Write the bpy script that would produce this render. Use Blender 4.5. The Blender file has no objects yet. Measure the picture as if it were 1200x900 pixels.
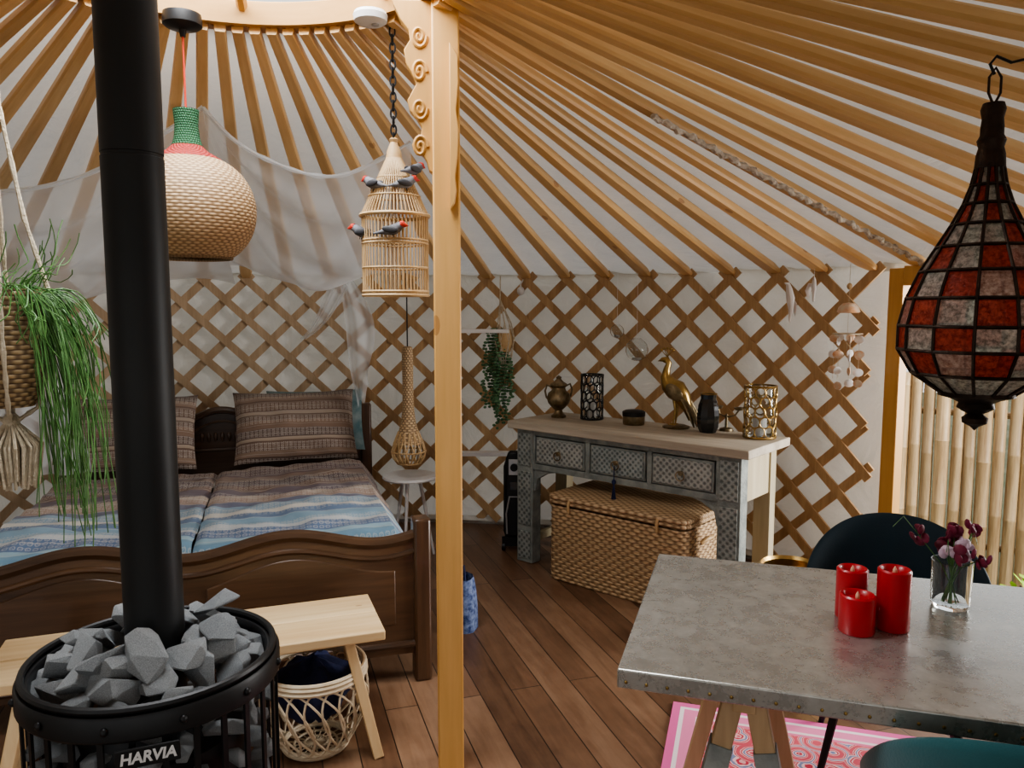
import bpy, bmesh, math, random
from mathutils import Vector, Matrix, noise
RN = random.Random(11)
sc = bpy.context.scene
pi = math.pi
CX, CY, WR, WH = -0.76, 2.0, 3.45, 1.75      # yurt centre, wall radius, wall height

# ------------------------------------------------------------------ helpers
def props(o, label=None, cat=None, group=None, kind=None):
    if label: o["label"] = label
    if cat: o["category"] = cat
    if group: o["group"] = group
    if kind: o["kind"] = kind
    return o

def root(name, loc, rz=0.0, label=None, cat=None, group=None, kind=None):
    o = bpy.data.objects.new(name, None)
    o.empty_display_size = 0.05
    o.location = loc
    o.rotation_euler = (0, 0, rz)
    sc.collection.objects.link(o)
    return props(o, label, cat, group, kind)

class MB:
    def __init__(s):
        s.v = []; s.f = []; s.mi = []; s.uv = []; s.cur = 0
    def add(s, vs, fs, uvs=None):
        b = len(s.v)
        s.v += [tuple(v) for v in vs]
        for i, f in enumerate(fs):
            s.f.append([b + k for k in f]); s.mi.append(s.cur)
            s.uv.append(uvs[i] if uvs else None)
        return s
    def box(s, c, d, rot=None):
        c = Vector(c); vs = []
        for x in (-.5, .5):
            for y in (-.5, .5):
                for z in (-.5, .5):
                    p = Vector((x * d[0], y * d[1], z * d[2]))
                    if rot: p = rot @ p
                    vs.append(c + p)
        return s.add(vs, [(0,1,3,2),(4,6,7,5),(0,4,5,1),(2,3,7,6),(0,2,6,4),(1,5,7,3)])
    def beam(s, p1, p2, w, h, up=(0,0,1)):
        p1 = Vector(p1); p2 = Vector(p2); t = (p2 - p1).normalized()
        x = t.cross(Vector(up)).normalized(); y = x.cross(t)
        vs = []
        for p in (p1, p2):
            for a, b in ((-1,-1),(1,-1),(1,1),(-1,1)):
                vs.append(p + x * a * w / 2 + y * b * h / 2)
        return s.add(vs, [(3,2,1,0),(4,5,6,7),(0,1,5,4),(1,2,6,5),(2,3,7,6),(3,0,4,7)])
    def tube(s, pts, r, seg=8, closed=False, cap=True, flat=1.0):
        pts = [Vector(p) for p in pts]; n = len(pts)
        rs = r if isinstance(r, (list, tuple)) else [r] * n
        rings = []; prev = None; L = 0
        for i in range(n):
            if closed: t = pts[(i+1) % n] - pts[i-1]
            else: t = pts[min(i+1, n-1)] - pts[max(i-1, 0)]
            if t.length < 1e-9: t = Vector((0,0,1))
            t.normalize()
            if prev is None:
                a = Vector((0,0,1)) if abs(t.z) < .9 else Vector((1,0,0))
                x = t.cross(a).normalized()
            else:
                x = prev - t * prev.dot(t)
                if x.length < 1e-6: x = t.orthogonal()
                x.normalize()
            prev = x; y = t.cross(x)
            if i: L += (pts[i] - pts[i-1]).length
            rings.append((L, [pts[i] + x * rs[i] * math.cos(2*pi*k/seg) + y * rs[i] * flat * math.sin(2*pi*k/seg) for k in range(seg)]))
        vs = [p for _, q in rings for p in q]; fs = []; uv = []
        m = n if closed else n - 1
        for i in range(m):
            j = (i+1) % n
            for k in range(seg):
                k2 = (k+1) % seg
                fs.append((i*seg+k, i*seg+k2, j*seg+k2, j*seg+k))
                a, b = rings[i][0], rings[j][0]
                uv.append(((k/seg,a),((k+1)/seg,a),((k+1)/seg,b),(k/seg,b)))
        if cap and not closed:
            fs.append(tuple(reversed(range(seg)))); uv.append(None)
            fs.append(tuple(range((n-1)*seg, n*seg))); uv.append(None)
        return s.add(vs, fs, uv)
    def cyl(s, p1, p2, r1, r2=None, seg=24):
        return s.tube([p1, p2], [r1, r1 if r2 is None else r2], seg)
    def lathe(s, prof, seg=32, c=(0,0,0), phase=0.0, cap=False):
        vs = []; fs = []; uv = []; n = len(prof); L = [0]
        for i in range(1, n):
            L.append(L[-1] + math.hypot(prof[i][0]-prof[i-1][0], prof[i][1]-prof[i-1][1]))
        for r, z in prof:
            for k in range(seg):
                a = 2*pi*k/seg + phase
                vs.append((c[0]+r*math.cos(a), c[1]+r*math.sin(a), c[2]+z))
        for i in range(n-1):
            for k in range(seg):
                k2 = (k+1) % seg
                fs.append((i*seg+k, i*seg+k2, (i+1)*seg+k2, (i+1)*seg+k))
                uv.append(((k/seg,L[i]),((k+1)/seg,L[i]),((k+1)/seg,L[i+1]),(k/seg,L[i+1])))
        if cap:
            fs.append(tuple(reversed(range(seg)))); uv.append(None)
            fs.append(tuple(range((n-1)*seg, n*seg))); uv.append(None)
        return s.add(vs, fs, uv)
    def grid(s, nu, nv, fn):
        vs = [fn(i/nu, j/nv) for j in range(nv+1) for i in range(nu+1)]
        fs = []; uv = []
        for j in range(nv):
            for i in range(nu):
                a = j*(nu+1)+i
                fs.append((a, a+1, a+nu+2, a+nu+1))
                uv.append(((i/nu,j/nv),((i+1)/nu,j/nv),((i+1)/nu,(j+1)/nv),(i/nu,(j+1)/nv)))
        return s.add(vs, fs, uv)
    def prism(s, poly, o, ax, ay, th):
        o = Vector(o); ax = Vector(ax).normalized(); ay = Vector(ay).normalized(); n = ax.cross(ay)
        k = len(poly)
        vs = [o + ax*p[0] + ay*p[1] - n*th/2 for p in poly] + [o + ax*p[0] + ay*p[1] + n*th/2 for p in poly]
        fs = [tuple(reversed(range(k))), tuple(range(k, 2*k))]
        for i in range(k):
            j = (i+1) % k
            fs.append((i, j, k+j, k+i))
        return s.add(vs, fs)
    def ell(s, c, r, seg=16, rings=10, rot=None):
        vs = []; fs = []; c = Vector(c)
        for i in range(rings+1):
            ph = pi*i/rings
            for k in range(seg):
                a = 2*pi*k/seg
                p = Vector((r[0]*math.sin(ph)*math.cos(a), r[1]*math.sin(ph)*math.sin(a), -r[2]*math.cos(ph)))
                if rot: p = rot @ p
                vs.append(c+p)
        for i in range(rings):
            for k in range(seg):
                k2 = (k+1) % seg
                fs.append((i*seg+k, i*seg+k2, (i+1)*seg+k2, (i+1)*seg+k))
        return s.add(vs, fs)
    def mesh(s, name, mats, ang=35):
        me = bpy.data.meshes.new(name)
        me.from_pydata(s.v, [], s.f)
        uvl = me.uv_layers.new(name="UVMap")
        for p, u in zip(me.polygons, s.uv):
            if u:
                for li, q in zip(p.loop_indices, u): uvl.data[li].uv = q
        for m in (mats if isinstance(mats, (list, tuple)) else [mats]): me.materials.append(m)
        me.polygons.foreach_set("material_index", s.mi)
        me.polygons.foreach_set("use_smooth", [True]*len(s.f))
        me.update()
        me.set_sharp_from_angle(angle=math.radians(ang))
        return me
    def obj(s, name, mats, parent=None, loc=(0,0,0), rot=(0,0,0), bevel=0, ang=35, sub=0, label=None, cat=None, group=None, kind=None):
        o = bpy.data.objects.new(name, s.mesh(name, mats, ang))
        o.location = loc; o.rotation_euler = rot
        sc.collection.objects.link(o)
        if parent: o.parent = parent
        if bevel:
            b = o.modifiers.new("Bevel", 'BEVEL'); b.width = bevel; b.segments = 2
            b.limit_method = 'ANGLE'; b.angle_limit = math.radians(40)
        if sub:
            b = o.modifiers.new("Sub", 'SUBSURF'); b.levels = sub; b.render_levels = sub
        return props(o, label, cat, group, kind)

def RX(a): return Matrix.Rotation(a, 3, 'X')
def RY(a): return Matrix.Rotation(a, 3, 'Y')
def RZ(a): return Matrix.Rotation(a, 3, 'Z')

# ------------------------------------------------------------------ materials
def newmat(name):
    m = bpy.data.materials.new(name); m.use_nodes = True
    nt = m.node_tree
    return m, nt, nt.nodes['Principled BSDF']
def setin(nt, s, v):
    if hasattr(v, 'is_output'): nt.links.new(v, s)
    else: s.default_value = v
def M(nt, op, a, b=None, c=None):
    n = nt.nodes.new('ShaderNodeMath'); n.operation = op
    setin(nt, n.inputs[0], a)
    if b is not None: setin(nt, n.inputs[1], b)
    if c is not None: setin(nt, n.inputs[2], c)
    return n.outputs[0]
def c4(c): return (c[0], c[1], c[2], 1)
def mix(nt, f, a, b, blend='MIX'):
    n = nt.nodes.new('ShaderNodeMix'); n.data_type = 'RGBA'; n.blend_type = blend
    setin(nt, n.inputs[0], f)
    setin(nt, n.inputs[6], c4(a) if isinstance(a, tuple) else a)
    setin(nt, n.inputs[7], c4(b) if isinstance(b, tuple) else b)
    return n.outputs[2]
def coord(nt, kind='Object', scale=(1,1,1), rot=(0,0,0), rand=False):
    t = nt.nodes.new('ShaderNodeTexCoord'); v = t.outputs[kind]
    if rand:
        oi = nt.nodes.new('ShaderNodeObjectInfo')
        a = nt.nodes.new('ShaderNodeVectorMath'); a.operation = 'SCALE'
        a.inputs[0].default_value = (13, 17, 19); nt.links.new(oi.outputs['Random'], a.inputs['Scale'])
        b = nt.nodes.new('ShaderNodeVectorMath'); b.operation = 'ADD'
        nt.links.new(v, b.inputs[0]); nt.links.new(a.outputs[0], b.inputs[1]); v = b.outputs[0]
    mp = nt.nodes.new('ShaderNodeMapping'); nt.links.new(v, mp.inputs[0])
    mp.inputs['Scale'].default_value = scale; mp.inputs['Rotation'].default_value = rot
    return mp.outputs[0]
def noi(nt, vec, scale=5, detail=4, rough=.55, dist=0):
    n = nt.nodes.new('ShaderNodeTexNoise'); nt.links.new(vec, n.inputs['Vector'])
    n.inputs['Scale'].default_value = scale; n.inputs['Detail'].default_value = detail
    n.inputs['Roughness'].default_value = rough; n.inputs['Distortion'].default_value = dist
    return n.outputs['Fac']
def ramp(nt, f, stops, interp='LINEAR'):
    n = nt.nodes.new('ShaderNodeValToRGB'); nt.links.new(f, n.inputs[0])
    cr = n.color_ramp; cr.interpolation = interp
    while len(cr.elements) < len(stops): cr.elements.new(.5)
    for e, (p, c) in zip(cr.elements, stops):
        e.position = p; e.color = c4(c)
    return n.outputs[0]
def bump(nt, b, h, st=.3, dist=.01):
    n = nt.nodes.new('ShaderNodeBump'); n.inputs['Strength'].default_value = st; n.inputs['Distance'].default_value = dist
    nt.links.new(h, n.inputs['Height']); nt.links.new(n.outputs[0], b.inputs['Normal'])

def pm(name, col, rough=.5, metal=0, col2=None, ns=6, bp=0, bs=40, trans=0, sheen=0, alpha=1, ior=1.45, emis=0, coat=0):
    m, nt, b = newmat(name)
    b.inputs['Roughness'].default_value = rough; b.inputs['Metallic'].default_value = metal
    b.inputs['Transmission Weight'].default_value = trans; b.inputs['IOR'].default_value = ior
    b.inputs['Sheen Weight'].default_value = sheen; b.inputs['Alpha'].default_value = alpha
    b.inputs['Coat Weight'].default_value = coat
    if emis:
        b.inputs['Emission Color'].default_value = c4(col); b.inputs['Emission Strength'].default_value = emis
    v = coord(nt, rand=True)
    c2 = col2 or tuple(x*.8 for x in col)
    f = noi(nt, v, ns, 5)
    nt.links.new(ramp(nt, f, [(.35, col), (.68, c2)]), b.inputs['Base Color'])
    if bp: bump(nt, b, noi(nt, v, bs, 3), bp)
    return m

def wood(name, c1, c2, axis=0, sc_=9, rough=.5, bp=.12, knots=None, coat=0, var=.25):
    m, nt, b = newmat(name)
    s = [1, 1, 1]; s[axis] = .07
    v = coord(nt, scale=tuple(s), rand=True)
    f1 = noi(nt, v, sc_, 4, .5, .8); f2 = noi(nt, v, sc_*7, 3, .6)
    f = M(nt, 'ADD', M(nt, 'MULTIPLY', f1, .7), M(nt, 'MULTIPLY', f2, .3))
    col = ramp(nt, f, [(.33, c1), (.5, tuple((a+b_)/2 for a, b_ in zip(c1, c2))), (.64, c2)])
    if knots:
        s2 = [1,1,1]; s2[axis] = .4
        vk = nt.nodes.new('ShaderNodeTexVoronoi'); nt.links.new(coord(nt, scale=tuple(s2), rand=True), vk.inputs['Vector'])
        vk.inputs['Scale'].default_value = 7
        k = M(nt, 'LESS_THAN', vk.outputs['Distance'], .09)
        col = mix(nt, M(nt, 'MULTIPLY', k, .7), col, knots)
    oi = nt.nodes.new('ShaderNodeObjectInfo')
    hs = nt.nodes.new('ShaderNodeHueSaturation'); nt.links.new(col, hs.inputs['Color'])
    nt.links.new(M(nt, 'MULTIPLY_ADD', oi.outputs['Random'], var, 1-var/2), hs.inputs['Value'])
    nt.links.new(hs.outputs[0], b.inputs['Base Color'])
    b.inputs['Roughness'].default_value = rough; b.inputs['Coat Weight'].default_value = coat
    if bp: bump(nt, b, f, bp)
    return m

def weave(name, c1, c2, nu, nv, mode='uv', st=.8, dist=.006):
    """basket weave: nu, nv repeats per unit; uv: u=angle fraction, v=metres"""
    m, nt, b = newmat(name)
    t = nt.nodes.new('ShaderNodeTexCoord')
    sp = nt.nodes.new('ShaderNodeSeparateXYZ')
    nt.links.new(t.outputs['UV' if mode == 'uv' else 'Object'], sp.inputs[0])
    if mode == 'uv': u, v = sp.outputs[0], sp.outputs[1]
    elif mode == 'box': u, v = M(nt, 'ADD', sp.outputs[0], sp.outputs[1]), sp.outputs[2]
    else: u, v = sp.outputs[0], sp.outputs[1]
    uu = M(nt, 'MULTIPLY', u, nu); vv = M(nt, 'MULTIPLY', v, nv)
    row = M(nt, 'FLOOR', vv)
    h1 = M(nt, 'SINE', M(nt, 'MULTIPLY', M(nt, 'ADD', uu, row), pi))
    h2 = M(nt, 'ABSOLUTE', M(nt, 'SINE', M(nt, 'MULTIPLY', vv, pi)))
    h = M(nt, 'MULTIPLY', M(nt, 'MULTIPLY_ADD', h1, .4, .6), M(nt, 'POWER', h2, .5))
    nz = noi(nt, t.outputs['Object'], 40, 3)
    f = M(nt, 'MULTIPLY', h, M(nt, 'MULTIPLY_ADD', nz, .8, .6))
    nt.links.new(ramp(nt, f, [(.05, c2), (.65, c1)]), b.inputs['Base Color'])  # dark crevice shade between the strands is painted into the base colour
    b.inputs['Roughness'].default_value = .6
    bump(nt, b, h, st, dist)
    return m

CANVAS, nt, b = newmat("canvas")
v = coord(nt)
b.inputs['Roughness'].default_value = .95
nt.links.new(ramp(nt, noi(nt, v, 2.2, 5), [(.3, (.63, .61, .565)), (.7, (.80, .785, .74))]), b.inputs['Base Color'])
bump(nt, b, noi(nt, v, 3.2, 4, .5, 1.5), .7, .06)
tr = nt.nodes.new('ShaderNodeBsdfTranslucent'); tr.inputs[0].default_value = (.83, .80, .74, 1)
mx = nt.nodes.new('ShaderNodeMixShader'); mx.inputs[0].default_value = .19
nt.links.new(b.outputs[0], mx.inputs[1]); nt.links.new(tr.outputs[0], mx.inputs[2])
nt.links.new(mx.outputs[0], nt.nodes['Material Output'].inputs[0])

def netmat(name, lo, hi):
    m, nt, b = newmat(name)
    b.inputs['Base Color'].default_value = (.90, .95, 1, 1); b.inputs['Roughness'].default_value = .9
    v = coord(nt)
    tp = nt.nodes.new('ShaderNodeBsdfTransparent')
    tl = nt.nodes.new('ShaderNodeBsdfTranslucent'); tl.inputs[0].default_value = (.90, .96, 1, 1)
    m1 = nt.nodes.new('ShaderNodeMixShader'); m1.inputs[0].default_value = .35
    nt.links.new(b.outputs[0], m1.inputs[1]); nt.links.new(tl.outputs[0], m1.inputs[2])
    m2 = nt.nodes.new('ShaderNodeMixShader')
    lw = nt.nodes.new('ShaderNodeLayerWeight'); lw.inputs['Blend'].default_value = .35
    f = M(nt, 'ADD', M(nt, 'MULTIPLY_ADD', noi(nt, v, 2.0, 3, .5, .8), hi-lo, lo), M(nt, 'MULTIPLY', lw.outputs['Facing'], .35))
    f = M(nt, 'MINIMUM', f, .92)
    nt.links.new(f, m2.inputs[0]); nt.links.new(tp.outputs[0], m2.inputs[1]); nt.links.new(m1.outputs[0], m2.inputs[2])
    nt.links.new(m2.outputs[0], nt.nodes['Material Output'].inputs[0])
    return m
NET = netmat("sheer_net", .26, .70)
NETT = netmat("sheer_net_tail", .12, .45)
NETD = netmat("gathered_net", .6, .9)

FLOOR, nt, b = newmat("plank_floor")
v = coord(nt, rot=(0, 0, math.radians(72)))
br = nt.nodes.new('ShaderNodeTexBrick'); nt.links.new(v, br.inputs['Vector'])
for k, x in (('Scale', 1), ('Mortar Size', .0022), ('Mortar Smooth', .2), ('Brick Width', 1.9), ('Row Height', .128), ('Bias', 0)):
    br.inputs[k].default_value = x
br.inputs['Color1'].default_value = (0, 0, 0, 1); br.inputs['Color2'].default_value = (1, 1, 1, 1); br.inputs['Mortar'].default_value = (.5,.5,.5,1)
br.offset = .37
mp = nt.nodes.new('ShaderNodeMapping'); nt.links.new(v, mp.inputs[0]); mp.inputs['Scale'].default_value = (.12, 1, 1)
g = noi(nt, mp.outputs[0], 26, 5, .6, .6)
big = noi(nt, v, 2.2, 3)
fine = noi(nt, v, 9, 6, .7)
pl = nt.nodes.new('ShaderNodeSeparateColor'); nt.links.new(br.outputs['Color'], pl.inputs[0])
f = M(nt, 'ADD', M(nt, 'MULTIPLY', pl.outputs[0], .36), M(nt, 'ADD', M(nt, 'MULTIPLY', g, .45), M(nt, 'ADD', M(nt, 'MULTIPLY', big, .2), M(nt, 'MULTIPLY', fine, .22))))
col = ramp(nt, f, [(.35, (.085, .042, .023)), (.62, (.195, .105, .060)), (.92, (.34, .21, .13))])
col = mix(nt, br.outputs['Fac'], col, (.02, .012, .008))
nt.links.new(col, b.inputs['Base Color']); b.inputs['Roughness'].default_value = .34
bump(nt, b, M(nt, 'SUBTRACT', M(nt, 'MULTIPLY', g, .3), br.outputs['Fac']), .35, .004)

POLE = wood("pine_pole", (.66, .38, .145), (.86, .57, .27), 0, 9, .40, .05, knots=(.45, .20, .07), var=.3)
POSTW = wood("pine_post", (.60, .325, .095), (.72, .42, .15), 2, 7, .42, .04, knots=(.4, .18, .05), var=.1)
RINGW = wood("pine_ring", (.42, .22, .06), (.54, .30, .10), 0, 7, .5, .04, var=.05)
LATT = wood("lattice_wood", (.41, .25, .12), (.60, .40, .215), 2, 14, .6, .1)
LATT2 = wood("lattice_wood_shade", (.40, .28, .17), (.56, .42, .28), 2, 14, .65, .1)  # greyer lattice copy: shade behind the netting painted into the wood colour
BENCHW = wood("bench_pine", (.66, .44, .22), (.82, .62, .37), 0, 8, .5, .04, knots=(.42, .22, .09))
DARKW = wood("dark_oak", (.038, .019, .010), (.115, .060, .030), 0, 8, .32, .1, coat=.2)
DARKW2 = wood("dark_oak_upright", (.038, .019, .010), (.11, .056, .028), 2, 8, .32, .1, coat=.2)
RUSTIC = wood("weathered_top", (.32, .27, .205), (.54, .48, .39), 0, 8, .7, .25)
CREAM = wood("worn_cream_wood", (.38, .32, .20), (.56, .49, .34), 2, 6, .7, .2, knots=(.2, .15, .07))
TRESTW = wood("trestle_wood", (.40, .26, .13), (.58, .40, .23), 2, 8, .6, .1)
BLACK = pm("black_steel", (.012, .012, .013), .42, .3, (.02, .02, .021), 8, .02, 60)
PIPE = pm("flue_black", (.016, .017, .018), .5, .2, (.022, .023, .024), 4)
STONE = pm("olivine_stone", (.34, .36, .375), .85, 0, (.62, .645, .66), 30, .9, 60)
STONED = pm("olivine_stone_dark", (.24, .255, .27), .85, 0, (.46, .485, .50), 30, .9, 60)
RATTAN = weave("rattan_ball", (.62, .43, .25), (.25, .14, .065), 84, 95, dist=.004)
RATR = weave("raffia_red", (.52, .05, .035), (.20, .02, .02), 60, 130)
RATG = weave("raffia_green", (.04, .18, .075), (.012, .07, .025), 60, 130)
WICKPOT = weave("wicker_pot", (.42, .30, .16), (.09, .05, .025), 30, 75)
WTRUNK = weave("wicker_trunk_body", (.64, .45, .26), (.20, .11, .05), 36, 50, 'box')
WLID = weave("wicker_trunk_lid", (.64, .46, .28), (.22, .12, .055), 36, 56, 'top')
WLAMP = weave("woven_pendant", (.58, .41, .24), (.18, .11, .05), 22, 70)
CANE = pm("cane", (.62, .44, .24), .5, 0, (.50, .32, .15), 20)
CANEW = pm("white_cane", (.66, .53, .36), .5, 0, (.76, .66, .50), 20)
BAMB = wood("bamboo_fence_cane", (.28, .175, .085), (.58, .42, .24), 2, 18, .45, .05, var=.5)
ROPE = pm("cotton_rope", (.66, .58, .45), .9, 0, (.5, .42, .3), 60, .5, 120)
HORSE = pm("horsehair_rope", (.78, .73, .64), .95, 0, (.30, .22, .16), 25, .8, 80)
WHITE = pm("white_plastic", (.8, .8, .8), .4, 0, (.76, .76, .76))
BRASS = pm("aged_brass", (.50, .34, .13), .32, 1, (.26, .17, .06), 18, .1, 60)
PEWT = pm("antique_bronze", (.34, .27, .17), .42, .9, (.14, .11, .06), 20, .3, 60)
SILVER = pm("silver_plastic", (.55, .56, .58), .35, .5)
DGLASS = pm("dark_glass", (.02, .022, .025), .1, 0, (.03, .03, .03), coat=.6)
GLASS = pm("clear_glass", (.95, .97, .97), .02, 0, (.95, .97, .97), trans=1)
TEAL = pm("teal_velvet", (.008, .085, .10), .75, 0, (.012, .12, .135), 3, .1, 200, sheen=.6)
TEALD = pm("petrol_velvet", (.004, .018, .030), .75, 0, (.006, .025, .040), 3, .1, 200, sheen=.1)
NAVY = pm("navy_cloth", (.012, .016, .05), .9, 0, (.03, .04, .12), 12, .2, 60)
BLUEBAG = pm("blue_print_cloth", (.02, .04, .14), .8, 0, (.22, .28, .45), 45, .1, 60)
RED = pm("red_wax", (.50, .012, .022), .35, 0, (.42, .01, .018), 5, coat=.2)
FLAME = pm("led_flame", (.8, .5, .35), .4, 0, (.8, .5, .35))
LEAF = pm("leaf_green", (.045, .13, .028), .5, 0, (.11, .23, .065), 15)
LEAFD = pm("leaf_bluegreen", (.07, .17, .08), .5, 0, (.15, .28, .15), 20)
SOIL = pm("soil", (.04, .025, .015), .9)
SHELL = pm("shell", (.72, .62, .5), .35, 0, (.75, .38, .18), 22)
WHFAB = pm("white_fabric", (.82, .80, .78), .8, 0, (.72, .70, .68), 8)
WINE = pm("wine_petals", (.10, .006, .02), .6, 0, (.22, .02, .06), 20)
MIRR = pm("lantern_metal", (.03, .022, .018), .5, .8, (.06, .04, .03), 30, .3, 60)

ZINC, nt, b = newmat("zinc_sheet")
v = coord(nt)
f = noi(nt, v, 18, 8, .7, .3); f2 = noi(nt, v, 2, 3)
ff = M(nt, 'ADD', M(nt, 'MULTIPLY', f, .65), M(nt, 'MULTIPLY', f2, .4))
nt.links.new(ramp(nt, ff, [(.36, (.33, .325, .295)), (.52, (.44, .435, .405)), (.68, (.58, .575, .54))]), b.inputs['Base Color'])
b.inputs['Metallic'].default_value = .7
nt.links.new(M(nt, 'MULTIPLY_ADD', f, .3, .13), b.inputs['Roughness'])
bump(nt, b, f, .07, .003)

def carved(name, base, hi, k=26):
    m, nt, b = newmat(name)
    t = nt.nodes.new('ShaderNodeTexCoord'); sp = nt.nodes.new('ShaderNodeSeparateXYZ')
    nt.links.new(t.outputs['Object'], sp.inputs[0])
    x = M(nt, 'MULTIPLY', M(nt, 'ADD', sp.outputs[0], sp.outputs[1]), k*pi)
    z = M(nt, 'MULTIPLY', sp.outputs[2], k*pi)
    a = M(nt, 'SINE', M(nt, 'ADD', x, z)); c = M(nt, 'SINE', M(nt, 'SUBTRACT', x, z))
    g1 = M(nt, 'ABSOLUTE', M(nt, 'MULTIPLY', a, c))
    a2 = M(nt, 'SINE', M(nt, 'MULTIPLY', x, 2)); c2 = M(nt, 'SINE', M(nt, 'MULTIPLY', z, 2))
    g2 = M(nt, 'ABSOLUTE', M(nt, 'MULTIPLY', a2, c2))
    n = noi(nt, t.outputs['Object'], 12, 5, .7)
    h = M(nt, 'ADD', M(nt, 'MULTIPLY', g1, .6), M(nt, 'MULTIPLY', g2, .4))
    f = M(nt, 'ADD', h, M(nt, 'MULTIPLY_ADD', n, 1.2, -.6))
    nt.links.new(ramp(nt, f, [(.1, base), (.65, hi)]), b.inputs['Base Color'])
    b.inputs['Roughness'].default_value = .55; b.inputs['Metallic'].default_value = .25
    bump(nt, b, h, .8, .005)
    return m
CARV = carved("carved_bluegrey", (.14, .165, .16), (.38, .41, .39), 26)
CARV2 = carved("carved_whitewash", (.19, .205, .198), (.48, .50, .47), 28)
CARV3 = carved("carved_mid", (.14, .18, .18), (.40, .44, .43), 30)
CARVF = pm("bluegrey_frame", (.20, .225, .215), .6, .1, (.35, .375, .35), 14, .5, 60)

def stripes(name, stops, ax=1, scale=1.0, off=0.0, lace=90, dens=.35):
    m, nt, b = newmat(name)
    t = nt.nodes.new('ShaderNodeTexCoord'); sp = nt.nodes.new('ShaderNodeSeparateXYZ')
    nt.links.new(t.outputs['Object'], sp.inputs[0])
    p = M(nt, 'MULTIPLY_ADD', sp.outputs[ax], scale, off)
    col = ramp(nt, p, stops, 'CONSTANT')
    xx = M(nt, 'MULTIPLY', sp.outputs[0], lace); yy = M(nt, 'MULTIPLY', p, lace*1.5)
    mo = M(nt, 'ABSOLUTE', M(nt, 'MULTIPLY', M(nt, 'SINE', xx), M(nt, 'SINE', yy)))
    mo2 = M(nt, 'ABSOLUTE', M(nt, 'MULTIPLY', M(nt, 'SINE', M(nt, 'MULTIPLY', xx, .5)), M(nt, 'SINE', M(nt, 'MULTIPLY', yy, .5))))
    r1_ = M(nt, 'MULTIPLY', M(nt, 'GREATER_THAN', mo, .35), M(nt, 'LESS_THAN', mo, .75))
    r2_ = M(nt, 'MULTIPLY', M(nt, 'GREATER_THAN', mo2, .45), M(nt, 'LESS_THAN', mo2, .62))
    wv = M(nt, 'GREATER_THAN', M(nt, 'SINE', M(nt, 'MULTIPLY', p, 38)), -.2)
    k = M(nt, 'MULTIPLY', M(nt, 'MAXIMUM', r1_, M(nt, 'MULTIPLY', r2_, .6)), wv)
    nzz = noi(nt, t.outputs['Object'], 35, 3)
    thin = M(nt, 'GREATER_THAN', M(nt, 'SINE', M(nt, 'MULTIPLY', p, 110)), .96)
    col = mix(nt, M(nt, 'MULTIPLY', M(nt, 'MULTIPLY', k, dens), M(nt, 'MULTIPLY_ADD', nzz, 1.6, .1)), col, (.62, .57, .50))
    col = mix(nt, M(nt, 'MULTIPLY', thin, .3), col, (.55, .52, .48))
    nt.links.new(col, b.inputs['Base Color']); b.inputs['Roughness'].default_value = .85
    b.inputs['Sheen Weight'].default_value = .1
    bump(nt, b, noi(nt, t.outputs['Object'], 9, 5), .45, .02)
    return m
DUV = stripes("striped_duvet", [
    (0, (.09, .15, .22)), (.03, (.48, .50, .50)), (.06, (.15, .26, .35)), (.11, (.25, .37, .44)), (.15, (.10, .15, .25)),
    (.20, (.42, .45, .47)), (.23, (.20, .31, .40)), (.30, (.12, .18, .28)), (.34, (.50, .48, .44)), (.37, (.22, .30, .37)),
    (.43, (.13, .135, .19)), (.47, (.30, .22, .18)), (.52, (.35, .28, .23)), (.56, (.13, .10, .115)), (.63, (.17, .11, .085)),
    (.68, (.10, .07, .07)), (.74, (.19, .13, .10)), (.80, (.11, .07, .068)), (.86, (.15, .095, .075)), (.93, (.09, .06, .058))], 1, 1/1.75, 0, 120, .34)
PIL = stripes("striped_pillow", [
    (0, (.10, .06, .045)), (.1, (.22, .15, .11)), (.16, (.13, .08, .06)), (.27, (.30, .235, .18)), (.31, (.10, .065, .055)),
    (.42, (.20, .13, .095)), (.52, (.13, .085, .065)), (.6, (.31, .25, .20)), (.64, (.14, .09, .068)), (.78, (.22, .155, .12)), (.85, (.11, .075, .06)), (.95, (.12, .09, .08))], 1, 2.0, .5, 130, .45)
PILT = pm("teal_pillow", (.08, .16, .18), .8, 0, (.28, .34, .34), 10)

RUGM, nt, b = newmat("pink_rug")
t = nt.nodes.new('ShaderNodeTexCoord'); sp = nt.nodes.new('ShaderNodeSeparateXYZ'); nt.links.new(t.outputs['Object'], sp.inputs[0])
ex = M(nt, 'SUBTRACT', .85, M(nt, 'ABSOLUTE', sp.outputs[0])); ey = M(nt, 'SUBTRACT', .75, M(nt, 'ABSOLUTE', sp.outputs[1]))
e = M(nt, 'MINIMUM', ex, ey)
vo = nt.nodes.new('ShaderNodeTexVoronoi'); nt.links.new(t.outputs['Object'], vo.inputs['Vector']); vo.inputs['Scale'].default_value = 9
wv = M(nt, 'MULTIPLY_ADD', M(nt, 'SINE', M(nt, 'MULTIPLY_ADD', vo.outputs['Distance'], 24, M(nt, 'MULTIPLY', noi(nt, t.outputs['Object'], 12, 3), 5))), .5, .5)
pat = ramp(nt, wv, [(0, (.70, .10, .14)), (.3, (.85, .42, .42)), (.55, (.60, .04, .08)), (.8, (.88, .58, .58)), (.96, (.22, .25, .42))], 'CONSTANT')
bd = ramp(nt, M(nt, 'MULTIPLY', e, 4), [(0, (.80, .14, .38)), (.12, (.92, .78, .80)), (.18, (.86, .25, .44)), (.36, (.9, .7, .72)), (.42, (.8, .2, .34))], 'CONSTANT')
nt.links.new(mix(nt, M(nt, 'GREATER_THAN', e, .12), bd, pat), b.inputs['Base Color']); b.inputs['Roughness'].default_value = .9

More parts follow.
